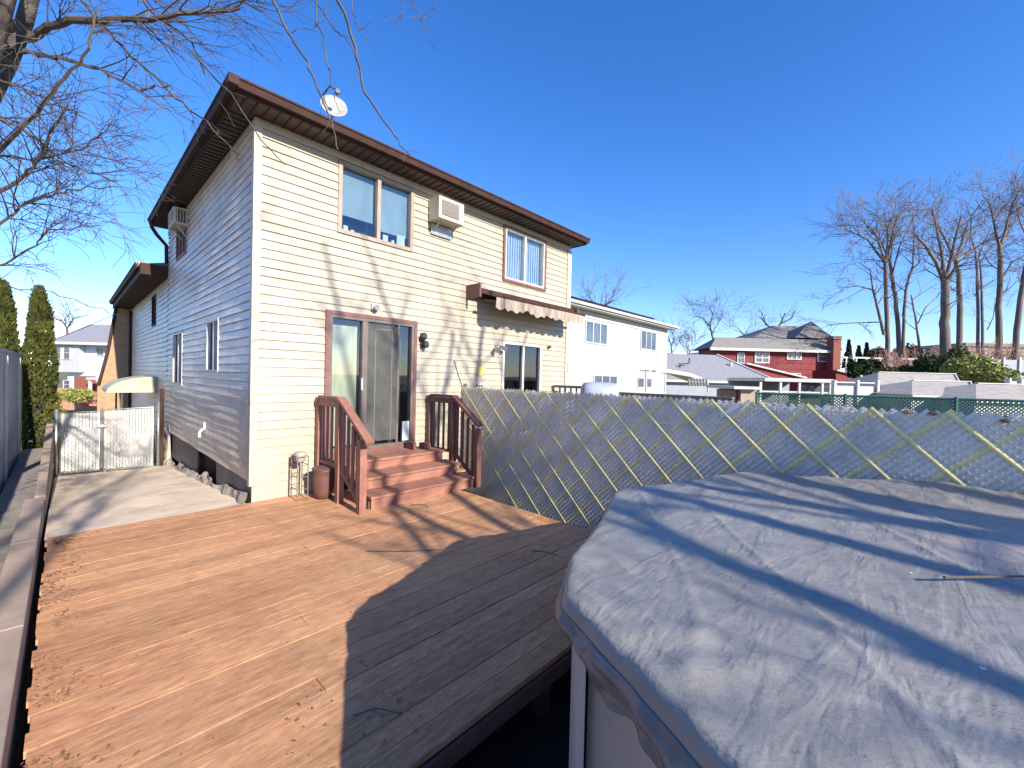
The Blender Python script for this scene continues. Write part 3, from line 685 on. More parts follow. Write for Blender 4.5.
# ------------------------------------------------ stairs with railings
stp=empty('deck_stairs',(3.5,5.7,0),'three pinkish brown wooden steps below the sliding door with railings on both sides','stairs')
def tread(y0,y1,z,x0,x1,name='tread'):
    b=MB(); n=max(1,round((y1-y0)/.14)); p=(y1-y0)/n
    for k in range(n): b.box(x0,x1,y0+k*p,y0+(k+1)*p-.005,z-.035,z+rnd.uniform(-.001,.001))
    return b.build(name,M['step'],stp)
tread(4.99,5.40,.17,2.70,4.50); tread(5.34,5.76,.335,2.68,4.47); tread(5.72,6.30,.50,2.64,4.44,'landing')
b=MB(); b.box(2.72,4.48,5.02,5.05,.0,.134); b.build('riser',M['step'],stp)
b=MB(); b.box(2.72,4.42,5.37,5.40,.172,.30); b.build('riser',M['step'],stp)
b=MB(); b.box(2.72,4.40,5.75,5.78,.337,.464); b.build('riser',M['step'],stp)
b=MB(); b.box(2.70,2.74,5.06,6.28,.0,.13); b.box(4.40,4.44,5.06,6.28,.0,.13); b.build('stringer',M['rail_dark'],stp)
b=MB(); b.box(4.0,4.06,6.02,6.26,.505,.62); b.box(4.18,4.3,5.95,6.12,.505,.60); b.build('boot_scraper',M['rail_dark'],stp)
def railing(xc,mat,name):
    top=1.43; y1,y2,y3=6.27,5.60,4.98
    r=MB(); r.box(xc-.045,xc+.045,y1-.045,y1+.045,0,top-.03); rr=r.build(name,M[mat],stp)
    for (yy,zt) in ((y2,top-.03),(y3,.93)):
        p=MB(); p.box(xc-.045,xc+.045,yy-.045,yy+.045,0,zt); p.build('post',M[mat],rr)
    h=MB(); h.box(xc-.06,xc+.06,y2-.03,y1-.08,top-.04,top); h.prism([(xc-.06,y1+.05,top-.16),(xc-.06,y1+.05,top-.11),(xc-.06,y1-.08,top),(xc-.06,y1-.08,top-.04)],(.12,0,0))
    h.beam((xc,y2-.02,top-.02),(xc,y3-.2 if xc<3 else y3-.05,.90 if xc<3 else .98),.11,.04); h.box(xc-.045,xc-.02,y2+.05,y1-.05,top-.14,top-.045)
    h.build('handrail',M[mat],rr)
    l=MB()
    n=4
    for k in range(n):
        yy=y2+.12+(y1-y2-.24)*k/(n-1); l.box(xc-.015,xc+.015,yy-.015,yy+.015,.48,top-.05)
    for k in range(4):
        yy=y3+.11+(y2-y3-.22)*k/3; zt=.93+(top-.97)*(yy-y3)/(y2-y3)-.03; zb=.12+.36*(yy-y3)/(y2-y3); l.box(xc-.018,xc+.018,yy-.018,yy+.018,zb,zt)
    l.build('balusters',M[mat],rr)
    q=MB(); q.box(xc-.025,xc+.02,y2+.046,y1-.046,.46,.5); q.beam((xc,y2-.05,.46),(xc,y3+.05,.12),.04,.05); q.build('bottom_rail',M[mat],rr)
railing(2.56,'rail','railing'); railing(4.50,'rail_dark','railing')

# barrel and wire stand beside the stairs
e=empty('brown_barrel',(2.5,5.97,0),'brown plastic lidded barrel tucked under the left stair railing','barrel')
b=MB(); b.lathe((2.50,5.97,0.002),[(.11,0),(.125,.1),(.135,.3),(.135,.36),(.145,.38),(.145,.40)],24); b.build('tub',M['plastic_brown'],e,smooth=True)
b=MB(); b.lathe((2.50,5.97,0.405),[(.152,0),(.152,.02),(.11,.035),(.03,.04)],24); b.build('lid',M['plastic_brown'],e)
b=MB()
e=empty('wire_stand',(2.0,6.1,0),'thin galvanised wire plant stand between the barrel and the house wall','plant stand')
b=MB()
for (x,y) in ((2.17,6.02),(2.31,6.02),(2.17,6.24),(2.31,6.24)): b.tube([(x,y,.0),(x,y,.60)],.007,6)
b.build('frame',M['board'],e)
b=MB()
for z in (.15,.32,.48,.6):
    b.tube([(2.17,6.02,z),(2.31,6.02,z),(2.31,6.24,z),(2.17,6.24,z),(2.17,6.02,z)],.005,5)
b.build('hoops',M['board'],e)
b=MB(); b.lathe((2.24,6.13,.50),[(.04,0),(.065,.03),(.075,.14),(.06,.15)],16); b.build('pot',M['stone'],e,smooth=True)

# ------------------------------------------------ chain link fence with slats
FX=5.30
def clipdiag(c,sgn,y0,y1,z0,z1):
    """line z = sgn*(y)+c clipped to the rectangle"""
    pts=[]
    for y in (y0,y1):
        z=sgn*y+c
        if z0<=z<=z1: pts.append((y,z))
    for z in (z0,z1):
        y=(z-c)/sgn
        if y0<y<y1: pts.append((y,z))
    return pts if len(pts)>=2 else None
def chainfence():
    e=empty('chain_link_fence',(FX,3,-.5),'chain link fence with silver slats woven into a yellow diamond pattern behind the pool','fence')
    y0,y1,z0,z1=-4.2,6.33,-.46,1.54
    # slats rise towards -Y (screen up-right)
    b=MB(); p=.0725; c=y0+z0; k=0
    yy=[ .755-.505*j for j in range(-12,12)]
    ycs=[t+z1 for t in yy]  # lines z = -y + c  through the apexes
    ycs2=[z1-t for t in yy]
    b_=[]; bwr=MB(); bw2=MB(); ysl=MB()
    while c<y1+z1:
        near=min(abs(c-q) for q in ycs)
        q=clipdiag(c,-1,y0,y1,z0,z1)
        if q and abs(q[0][0]-q[1][0])>.03:
            (ya,za),(yb,zb)=sorted(q)[0],sorted(q)[1]
            A=Vector((FX,ya,za)); B=Vector((FX,yb,zb)); d=(B-A).normalized(); nn=Vector((0,d.z,-d.y))
            if nn.z<0: nn=-nn
            tgt=ysl if near<p/2 else b
            # extend slightly past the top knuckles at random
            top=A if A.z>B.z else B
            ext=d*(rnd.uniform(-.012,.03))*(1 if top is B else -1)
            if top is B: B=B+ext
            else: A=A+ext
            hw=.0235 if tgt is b else .030; A=A+Vector((0 if tgt is b else -.007,0,0)); B=B+Vector((0 if tgt is b else -.007,0,0)); n=max(2,int((B-A).length/.034)); base=len(tgt.v); jit=rnd.uniform(-.003,.003); wph=rnd.uniform(-.6,.6)
            for i in range(n+1):
                P=A+(B-A)*(i/n); o=.0028*math.sin(i*math.pi*.66+wph)+.003*noise.noise(P*6)+jit
                tgt.v.append(tuple(P-nn*hw+Vector((.006+o,0,0)))); tgt.v.append(tuple(P-nn*.003+Vector((-.009+o,0,0)))); tgt.v.append(tuple(P+nn*hw+Vector((.004+o,0,0))))
            for i in range(n):
                a=base+i*3; tgt.f+= [(a,a+1,a+4,a+3),(a+1,a+2,a+5,a+4)]
            # wire along the slat gap
            W=nn*(p*.5/math.sqrt(2)); bwr.tube([A-W+Vector((-.004,0,0)),B-W+Vector((-.004,0,0))],.0026,4,cap=False)
        c+=p
    c=z0-y1
    while c<z1-y0:
        q=clipdiag(c,1,y0,y1,z0,z1)
        if q and abs(q[0][0]-q[1][0])>.03:
            (ya,za),(yb,zb)=sorted(q)[0],sorted(q)[1]
            A=Vector((FX-.014,ya,za)); B=Vector((FX-.014,yb,zb+.008))
            L=(B-A).length; n=max(2,int(L/.0256)); pts=[A+(B-A)*(i/n)+Vector((.008*(1 if i%2 else -1),0,0)) for i in range(n+1)]
            bw2.tube(pts,.0034,4,cap=False)
            if min(abs(c-qq) for qq in ycs2)<p/2:
                d=(B-A).normalized(); nn=Vector((0,-d.z,d.y)); base=len(ysl.v)
                n=max(2,int(L/.10))
                for i in range(n+1):
                    P=A+(B-A)*(i/n)+Vector((-.006+.006*math.sin(i*math.pi),0,0))+Vector((.004*noise.noise((A+(B-A)*(i/n))*7),0,0))
                    for s,o in ((-.018,0),(0,-.005),(.018,0)): ysl.v.append(tuple(P+nn*s+Vector((o,0,0))))
                for i in range(n):
                    a=base+i*3; ysl.f+=[(a,a+1,a+4,a+3),(a+1,a+2,a+5,a+4)]
        c+=p
    b.build('silver_slats',M['slat'],e); ysl.build('yellow_slats',M['yslat'],e); bwr.build('wire_mesh',M['wire'],e); bw2.build('wire_mesh',M['wire'],e)
    for (yy_,h) in ((6.28,1.60),(3.55,1.52),(.85,1.52),(-1.9,1.52)):
        q=MB(); r=.03 if h>1.6 else .024; xx=FX+(0 if h>1.6 else .05); q.tube([(xx,yy_,-.5),(xx,yy_,h)],r,10); q.lathe((xx,yy_,h),[(r*1.1,0),(r*1.1,.02),(.008,.04)],10); q.build('post',M['galv'],e,smooth=True)
    q=MB(); q.tube([(FX+.03,y0,1.49),(FX+.03,y1,1.49)],.018,8); q.build('top_rail',M['galv'],e,smooth=True)
    # one loose white slat stub poking from the mesh
    q=MB(); q.beam((FX-.02,1.62,1.36),(FX-.02,1.44,1.50),.006,.05); q.build('loose_slat',M['whitebit'],e)
chainfence()
# dead leaves caught on the fence top
b=MB()
for (y,z) in ((.03,1.53),(-.14,1.53),(-.56,1.50)):
    b.lathe((FX-.02,y,z-.02),[(.005,0),(.035,.012),(.03,.022),(.006,.035)],7)
tag(b.build('dead_leaf_clumps',M['deadleaf']),'small brown dead leaf clumps caught along the top of the slatted fence','dead leaves',kind='stuff')

# ------------------------------------------------ pool
PC=Vector((2.88,-.75,0)); PR=2.29; NV=9; A0=R(133.5)
pool=empty('above_ground_pool',(PC.x,PC.y,-.47),'round above ground pool with taupe metal wall beside the deck','pool')
vert=[PC+Vector((math.cos(A0-k*2*math.pi/NV),math.sin(A0-k*2*math.pi/NV),0))*PR for k in range(NV)]
b=MB()
for k in range(NV):
    p,q=vert[k],vert[(k+1)%NV]; n=14
    for i in range(n):
        a=p.lerp(q,i/n)*1; c=p.lerp(q,(i+1)/n)
        def inn(v): return PC+(v-PC)*.965
        a=inn(a); c=inn(c); b.face([(a.x,a.y,-.47),(c.x,c.y,-.47),(c.x,c.y,.93),(a.x,a.y,.93)])
b.build('pool_wall',M['pool_wall'],pool)
for k in range(NV):
    v=vert[k]; out=(v-PC).normalized(); t=Vector((-out.y,out.x,0)); c=PC+out*(PR*.975)
    b=MB(); prof=[(-.065,0),(-.06,.028),(-.04,.036),(.04,.036),(.06,.028),(.065,0)]
    b.prism([c+t*a+out*o+Zu*(-.47) for a,o in prof],(0,0,1.33)); b.build('upright',M['pool_post'],pool)
    b=MB(); b.prism([c+t*a+out*o+Zu*.83 for a,o in ((-.08,-.02),(-.08,.048),(.08,.048),(.08,-.02))],(0,0,.05)); b.build('top_cap',M['pool_post'],pool,bevel=.01)
b=MB()
for k in range(NV):
    p,q=vert[k],vert[(k+1)%NV]; ip=PC+(p-PC)*.94; iq=PC+(q-PC)*.94; b.prism([(p.x,p.y,.905),(q.x,q.y,.905),(iq.x,iq.y,.905),(ip.x,ip.y,.905)],(0,0,.025))
b.build('top_rail',M['pool_post'],pool)
def rimr(a):
    """distance from centre to the polygon edge at angle a"""
    s=2*math.pi/NV; t=((a-A0)%s)-s/2; return PR*math.cos(s/2)/math.cos(t)
def cover():
    b=MB(); NA=540; NRr=110; ND=16
    for j in range(NRr+ND+1):
        for i in range(NA):
            a=2*math.pi*i/NA; rr=rimr(a)+.015+.055*math.exp(-(((a-R(124)+math.pi)%(2*math.pi)-math.pi)/.14)**2); ca,sa=math.cos(a),math.sin(a)
            if j<=NRr:
                f=(j/NRr)**.75; r=rr*f; P=Vector((PC.x+r*ca,PC.y+r*sa,0))
                z=.945-.05*(1-sstep(0,1,f))
                edge=sstep(.55,1,f)
                z+=.007*sstep(.72,.95,f)*math.sin(a*85+9*noise.noise(Vector((ca*3,sa*3,f*1.2))))*(.1+1.3*abs(noise.noise(Vector((ca*4,sa*4,0)))))
                cr=abs(noise.noise(Vector(((P.x*.8+P.y*.6)*.45,(P.y*.8-P.x*.6)*2.2,3.3)))); z+=.009*(1-min(1,cr*8))**2
                cr=abs(noise.noise(Vector(((P.x*.9-P.y*.4)*3.4,(P.y*.9+P.x*.4)*.7,8.3)))); z+=.005*(1-min(1,cr*7))**2
                z+=.008*noise.noise(P*1.3+Vector((0,0,4)))+.004*noise.noise(P*3.7)+.004*noise.noise(P*11)+.002*noise.noise(P*26)
                z+=.020*(1-abs(noise.noise(Vector((P.x*2.0-P.y*1.2,P.y*.5+P.x*.5,7)))*2.4))*edge*.6
                z=z-(.012 if j==NRr else 0)-.006*sstep(.985,1,f)
                b.v.append((P.x,P.y,z))
            else:
                t=(j-NRr)/ND
                hang=.13+.04*noise.noise(Vector((ca*2.2,sa*2.2,9)))+.035*noise.noise(Vector((ca*9,sa*9,1)))+.02*noise.noise(Vector((ca*34,sa*34,1)))
                # the tarp hangs lowest between the first two uprights
                da=(a-R(160)+math.pi)%(2*math.pi)-math.pi; hang+=.06*math.exp(-(da/.2)**2)
                da=(a-R(129)+math.pi)%(2*math.pi)-math.pi; hang-=.085*math.exp(-(da/.09)**2)
                fold=.014*math.sin(a*52+4*noise.noise(Vector((ca*5,sa*5,2))))*t+.05*noise.noise(Vector((ca*7,sa*7,t*1.6+4)))*t+.022*noise.noise(Vector((ca*22,sa*22,t*3+4)))*min(1,t*3)
                r=rr+.014*math.sin(min(1,t*3)*math.pi/2)+fold-.012*t
                z=.905-hang*t-.01
                b.v.append((PC.x+r*ca,PC.y+r*sa,z))
    n=NRr+ND; sk=[]
    for j in range(n):
        for i in range(NA):
            i2=(i+1)%NA; (b.f if j<NRr+1 else sk).append((j*NA+i,j*NA+i2,(j+1)*NA+i2,(j+1)*NA+i))
    s_=MB(); o_=NRr*NA; s_.v=b.v[o_:]; s_.f=[tuple(i-o_ for i in f) for f in sk]; b.v=b.v[:(NRr+2)*NA]
    return b,s_
cv=empty('pool_cover',(PC.x,PC.y,.94),'wrinkled grey blue tarp cover stretched over the round pool','pool cover')
b,s_=cover(); b.build('tarp',M['cover'],cv,smooth=True); o=s_.build('hanging_edge',M['skirt'],cv,smooth=True); o.modifiers.new('s','SOLIDIFY').thickness=.003
b=MB()
for a in (R(158),R(176),R(100),R(70),R(200)):
    r=rimr(a)+.075; z=.60 if abs(a-R(158))<.01 else .74
    c=PC+Vector((math.cos(a)*r,math.sin(a)*r,z)); pts=[]
    t=Vector((-math.sin(a),math.cos(a),0))
    for k in range(13): th=2*math.pi*k/12; pts.append(c+t*math.cos(th)*.011+Zu*math.sin(th)*.011)
    b.tube(pts,.003,5)
b.build('grommets',M['whitebit'],cv)
b=MB()
pts=[]
for k in range(40):
    t=k/39; a=R(120)-R(210)*t; pts.append(PC+Vector((math.cos(a),math.sin(a),0))*(rimr(a)+.068)+Zu*(.83+.015*math.sin(k*1.3)))
b.tube(pts,.005,5); b.build('cinch_cable',M['rope'],cv)
# stick and cord lying on the tarp, and stray bits
e=empty('fallen_stick',(3.15,-.3,.93),'thin bare fallen stick lying on the pool cover','stick')
b=MB(); b.tube([(2.55,-.12,.955),(2.9,-.42,.948),(3.4,-.95,.93),(3.9,-1.3,.93)],[.006,.005,.004,.002],6); b.build('stem',M['twig'],e); 
b=MB(); b.tube([(2.9,-.42,.95),(3.0,-.62,.965),(3.02,-.8,.955)],[.004,.003,.002],5); b.build('side_twig',M['twig'],e)
b=MB(); b.beam((4.93,-.70,.99),(5.05,-1.05,.99),.05,.03); tag(b.build('wood_scrap',M['curb']),'short grey wood scrap lying on the far edge of the pool cover','wood scrap')
b=MB()
for k in range(22):
    a=rnd.uniform(0,6.28); r=rnd.uniform(.3,2.0); x=PC.x+r*math.cos(a); y=PC.y+r*math.sin(a); s=rnd.uniform(.004,.010); t=rnd.uniform(0,3); 
    b.prism([(x+s*math.cos(t),y+s*math.sin(t),.962),(x-s*.4*math.sin(t),y+s*.4*math.cos(t),.962),(x-s*math.cos(t),y-s*math.sin(t),.966),(x+s*.4*math.sin(t),y-s*.4*math.cos(t),.962)],(0,0,.002))
tag(b.build('blown_petals',M['whitebit']),'tiny pale leaf bits scattered over the pool cover','debris',kind='stuff')

# leaf litter on the deck edge
b=MB()
def leaf(b,x,y,z,s):
    t=rnd.uniform(0,6.28); c,sn=math.cos(t),math.sin(t); h=rnd.uniform(.3,1)*s*.5
    b.face([(x-s*c,y-s*sn,z),(x+s*.4*sn,y-s*.4*c,z+h),(x+s*c,y+s*sn,z+.002),(x-s*.4*sn,y+s*.4*c,z+h*.4)])
for k in range(1500):
    x=-.12+abs(rnd.gauss(0,.13)); y=rnd.uniform(1.2,6.3)
    if noise.noise(Vector((x*3,y*2.2,0)))<-.05 : continue
    leaf(b,x,y,.004,rnd.uniform(.006,.022))
for k in range(160): leaf(b,rnd.uniform(-.1,4.1),rnd.uniform(1.7,6.2),.004,rnd.uniform(.005,.014))
for k in range(120): leaf(b,rnd.uniform(.7,1.3),rnd.uniform(1.7,2.4),.004,rnd.uniform(.006,.02)) if rnd.random()<.3 else None
for k in range(200): leaf(b,1.6-abs(rnd.gauss(0,.1)),rnd.uniform(6.6,13),-.02-.073*0-.075*0+(-.45*((rnd.random()*0)+0)),.001) if False else None
tag(b.build('leaf_litter',M['deadleaf']),'dry brown leaf litter along the deck edge beside the curb','leaf litter',kind='stuff')
twigs=[([(2.05,3.85),(2.35,3.55),(2.62,3.38)],.005),([(3.25,2.75),(3.32,2.62),(3.36,2.45)],.004),([(3.3,2.2),(3.6,2.35),(3.7,2.3)],.005),([(1.02,2.02),(1.12,1.98),(1.2,1.86)],.004),([(3.2,4.85),(3.35,4.7),(3.3,4.6)],.005)]
lbl=['short thin dark twig lying on the sunny deck below the steps','tiny twig on the shaded deck planks near the pool','crooked twig lying on the shaded planks between pool and fence','small forked twig at the lower tip of the pool shadow','curled twig lying just in front of the bottom step']
for (p,r),lb in zip(twigs,lbl):
    b=MB(); b.tube([(x,y,.008+.006*(i==1)) for i,(x,y) in enumerate(p)],[r,r*.8,r*.5],5); tag(b.build('fallen_twig',M['rope']),lb,'twig','twigs fallen on the deck')

# ------------------------------------------------ gate at the end of the driveway
gt=empty('double_gate',(.7,12.35,-.5),'pale slatted chain link double gate closing off the driveway beside the house','gate')
def leafgate(x0,x1,zb0,zb1,zt0,zt1,mat):
    fr=MB(); fr.tube([(x0,12.35,zb0),(x0,12.35,zt0),(x1,12.35,zt1),(x1,12.35,zb1),(x0,12.35,zb0)],.02,8); f=fr.build('gate_leaf',M['galv'],gt,smooth=True)
    s=MB(); n=int((x1-x0)/.05)
    for k in range(n):
        x=x0+.03+(x1-x0-.06)*k/(n-1); t=(x-x0)/(x1-x0); s.box(x-.021,x+.021,12.335+.006*(k%2),12.34+.006*(k%2),zb0+(zb1-zb0)*t+.02,zt0+(zt1-zt0)*t-.02-rnd.uniform(0,.015))
    s.build('slats',M[mat],f)
    w_=MB(); c=-3
    while c<3:
        for sg in (1,-1):
            q=[]
            for x in (x0,x1):
                z=sg*x+c
                if zb1<z<zt0: q.append((x,z))
            for z in (zb1,zt0):
                x=(z-c)/sg
                if x0<x<x1: q.append((x,z))
            if len(q)==2: w_.tube([(q[0][0],12.325,q[0][1]),(q[1][0],12.325,q[1][1])],.0025,3,cap=False)
        c+=.09
    w_.build('mesh',M['wire'],f)
leafgate(-.06,.50,-.37,-.40,.82,.84,'white_slat'); leafgate(.56,1.36,-.40,-.44,.86,.90,'white_slat')
for x,h in ((-.12,1.0),(1.45,1.1)):
    b=MB(); b.tube([(x,12.36,-.6),(x,12.36,h-.1)],.03,10); b.build('post',M['galv'],gt,smooth=True)
b=MB(); b.tube([(.53,12.30,-.35),(.53,12.30,.9)],.014,8); b.box(.45,.6,12.28,12.31,.5,.56); b.build('latch',M['galv'],gt)
b=MB(); b.box(1.48,1.56,12.4,12.46,-.6,1.3); b.build('jamb',M['brown'],gt)
# pale steel fence along the left
lf=empty('steel_panel_fence',(-.66,8,0),'tall pale blue grey ribbed steel fence along the left edge','fence')
b=MB(); y=2.0; k=0
while y<14.1:
    b.box(-.70,-.655,y,y+.20,-.8,1.96); b.box(-.69,-.672,y+.20,y+.27,-.8,1.95); y+=.27
b.build('panel',M['corr'],lf)
b=MB(); b.box(-.715,-.64,2.0,14.3,1.96,2.0); b.build('cap_rail',M['corr'],lf)
b=MB()
for y in (4.9,7.6,10.3,13.0): b.box(-.652,-.62,y,y+.05,-.3,1.9)
b.build('ribs',M['galv'],lf)

# ------------------------------------------------ foliage helpers
def leafcloud(b,pts,size,r=rnd):
    for p in pts:
        s=size*r.uniform(.6,1.4); d=Vector((r.gauss(0,1),r.gauss(0,1),r.gauss(0,1))).normalized(); u=d.orthogonal().normalized(); v=d.cross(u)
        b.face([p-u*s*.5,p+v*s*.35,p+u*s*.6,p-v*s*.35])
def arborvitae(x,y,zb,h,rad,label,n=9000,seed=1):
    r=random.Random(seed)
    e=empty('arborvitae_tree',(x,y,zb),label,'evergreen tree','arborvitae behind the steel fence')
    t=MB(); t.tube([(x,y,zb-.2),(x,y,zb+h*.8)],[.07,.02],8); t.build('trunk',M['bark'],e)
    b=MB(); pts=[]
    for k in range(n):
        f=r.random()**.8; prof=(math.sin(math.pi*min(1,.12+f*.88))**.55)*(1-f**3*.75) if f<.98 else .12
        prof=(1-f)**.55*min(1,.55+f*2.5)
        a=r.uniform(0,6.2832); lump=1+.36*noise.noise(Vector((math.cos(a)*1.6,math.sin(a)*1.6,f*7+seed)))+.24*noise.noise(Vector((math.cos(a)*4,math.sin(a)*4,f*18)))
        rr=rad*prof*lump*(r.uniform(.55,1.0)**.5)
        pts.append(Vector((x+rr*math.cos(a),y+rr*math.sin(a),zb+.1+f*h)))
    for p in pts:
        s=.075*r.uniform(.5,1.3); o=Vector((p.x-x,p.y-y,0)); o=o.normalized() if o.length>1e-4 else Vector((1,0,0))
        up=(Zu*1.0+o*r.uniform(.2,.9)+Vector((r.gauss(0,.3),r.gauss(0,.3),0))).normalized(); sd_=up.cross(Vector((r.gauss(0,1),r.gauss(0,1),r.gauss(0,1)))).normalized()
        b.face([p-sd_*s*.35,p+up*s*.5-sd_*s*.3,p+up*s*1.2,p+up*s*.4+sd_*s*.35,p+sd_*s*.2])
    b.build('crown',M['arbor'],e)
arborvitae(-.45,15.5,-.8,4.35,.46,'nearer pointed arborvitae standing right of its twin, beside the gate',n=10000,seed=3)
arborvitae(-.98,14.85,-.8,4.3,.44,'pointed arborvitae at the left picture edge behind the steel fence',n=9000,seed=5)

# ------------------------------------------------ bare trees
def branch(tb,cb,p,d,r,L,lev,rg,up=.15,maxlev=5,thin=.012,kids=(3,4),spread=.75,droop=0,cut=.05,nseg=5):
    pts=[p.copy()]; rad=[r]; dd=d.normalized(); q=p.copy()
    for i in range(nseg):
        dd=(dd+Vector((rg.gauss(0,.13),rg.gauss(0,.13),rg.gauss(0,.13)))+Zu*(up*.25)-Zu*droop*.2).normalized()
        q=q+dd*(L/nseg); pts.append(q.copy()); rad.append(max(r*(1-.55*(i+1)/nseg),thin*.35))
    tgt=tb if r>cut else cb
    tgt.tube(pts,rad,7 if r>.06 else (5 if r>.02 else 3),cap=False)
    if lev>=maxlev: return
    n=rg.randint(*kids)
    for k in range(n):
        f=rg.uniform(.3,1.0) if k else 1.0; idx=min(nseg,max(1,int(f*nseg)))
        base=pts[idx]; ax=(pts[idx]-pts[idx-1]).normalized(); o=ax.orthogonal().normalized(); o.rotate(Matrix.Rotation(rg.uniform(0,6.283),3,ax))
        sp=rg.uniform(.45,1.0)*spread*(.6 if k==0 else 1.1)
        nd=(ax+o*sp).normalized()
        branch(tb,cb,base,nd,max(rad[idx]*rg.uniform(.5,.75),thin*.5),L*rg.uniform(.58,.82),lev+1,rg,up,maxlev,thin,kids,spread,droop,cut,nseg)
def baretree(base,h,r,label,seed,lean=(0,0),maxlev=5,cat='tree',group=None,bark='bark',twig='twig',name='bare_tree',trunkf=.35,kids=(3,4),spread=.8,thin=.012,up=.15,limbs=None,cut=.05):
    rg=random.Random(seed); base=Vector(base); e=empty(name,base,label,cat,group)
    tb=MB(); cb=MB(); T=h*trunkf; pts=[]; rad=[]
    for i in range(7):
        f=i/6; pts.append(base+Vector((lean[0]*f*T+rg.gauss(0,.02)*T*.3,lean[1]*f*T+rg.gauss(0,.02)*T*.3,T*f-.2*(i==0)))); rad.append(r*(1.25 if i==0 else 1-.3*f))
    tb.tube(pts,rad,10,cap=True)
    n=limbs or 4
    for k in range(n):
        a=2*math.pi*(k+rg.uniform(-.3,.3))/n; s=rg.uniform(.35,.75)*spread; d=Vector((lean[0]*.5+math.cos(a)*s,lean[1]*.5+math.sin(a)*s,1))
        b0=pts[6] if k<n-1 else pts[5]
        branch(tb,cb,b0,d,r*.55,h*rg.uniform(.26,.34),1,rg,up,maxlev,thin,kids,spread,0,cut)
    tb.build('trunk',M[bark],e,smooth=True); cb.build('branches',M[twig],e)
    return e
# trees behind the viewer: their shadows cross the deck, the tarp and the wall
def pathtree(paths,label,seed,kids=7,L=1.6,lev=3,rr=.03,name='bare_tree',group='bare trees behind the viewer',sp=.9,up=.3,f0=.4):
    rg=random.Random(seed); e=empty(name,paths[0][0][:3],label,'tree',group); tb=MB(); cb=MB()
    for pi,path in enumerate(paths):
        pts=[Vector(q[:3]) for q in path]; rad=[q[3] for q in path]; fine=[]; fr=[]
        for i in range(len(pts)-1):
            for k in range(5):
                t=k/5; fine.append(pts[i].lerp(pts[i+1],t)+Vector((rg.gauss(0,.02),rg.gauss(0,.02),0))*(1 if k else 0)); fr.append(rad[i]*(1-t)+rad[i+1]*t)
        fine.append(pts[-1]); fr.append(rad[-1]); tb.tube(fine,fr,9,cap=False)
        for k in range(kids if pi else 1):
            f=rg.uniform(f0,1); idx=max(1,min(len(fine)-1,int(f*len(fine)))); ax=(fine[idx]-fine[idx-1]).normalized(); o=ax.orthogonal().normalized(); o.rotate(Matrix.Rotation(rg.uniform(0,6.283),3,ax))
            branch(tb,cb,fine[idx],ax*.8+o*sp,min(fr[idx]*.5,rr),L*rg.uniform(.5,1.1),1,rg,up,lev,.008,(2,3),.8,0,.05,4)
    tb.build('trunk',M['bark'],e,smooth=True); cb.build('branches',M['twig'],e)
pathtree([[(3.9,-8.2,-.5,.26),(3.9,-8.2,2,.22),(3.75,-8.2,4.0,.21),(3.7,-8.2,5.0,.2)],
          [(3.7,-8.2,4.9,.16),(3.9,-8.2,5.3,.13),(4.5,-8.3,6.2,.10),(5.0,-8.2,8.0,.08),(5.3,-8,10.5,.04)],
          [(3.75,-8.2,4.3,.13),(3.3,-8.2,4.8,.11),(3.0,-8.3,5.5,.08),(4.1,-8.1,7.6,.06),(4.5,-8,9.6,.03)],
          [(3.75,-8.2,4.0,.13),(4.6,-8.4,5.0,.10),(6.2,-8.3,7.2,.06),(6.8,-8,9.5,.03)],
          [(4.1,-8.3,5.4,.08),(3.6,-8.2,7.6,.06),(3.2,-8,9.6,.04),(2.6,-7.9,11,.02)],
          [(3.9,-8.2,5.2,.07),(5.6,-8.2,7.6,.05),(6.6,-8,9.8,.03)]],
         'bare tree standing behind the pool, outside the picture',11,kids=11,L=1.9,f0=.2)
pathtree([[(2.2,-8.8,-.5,.2),(2.1,-8.8,2,.18),(1.9,-8.8,4.4,.17),(1.85,-8.8,5.0,.15)],
          [(1.9,-8.8,4.3,.12),(1.45,-8.8,5.0,.09),(1.9,-8.8,5.8,.06),(2.6,-8.7,7.0,.04)],
          [(1.9,-8.8,4.0,.13),(2.5,-8.8,5.0,.10),(2.5,-8.7,6.4,.06),(2.6,-8.6,8.5,.05),(2.0,-8.6,11,.03)]],
         'bare forked tree beyond the pool, outside the picture',23,kids=9,L=1.2,f0=.25)
pathtree([[(-1.5,-9.5,-.5,.15),(-1.5,-9.5,3,.12),(-1.4,-9.5,5.4,.09)],
          [(-1.4,-9.5,5.3,.06),(-.7,-9.4,7.4,.045),(.1,-9.2,9.6,.025)],
          [(-1.4,-9.5,5.4,.06),(-1.2,-9.5,7.5,.05),(.4,-9.4,10.4,.04),(.9,-9.2,12,.025)]],
         'bare tree behind the deck, outside the picture',37,kids=9,L=2.2,f0=.3)

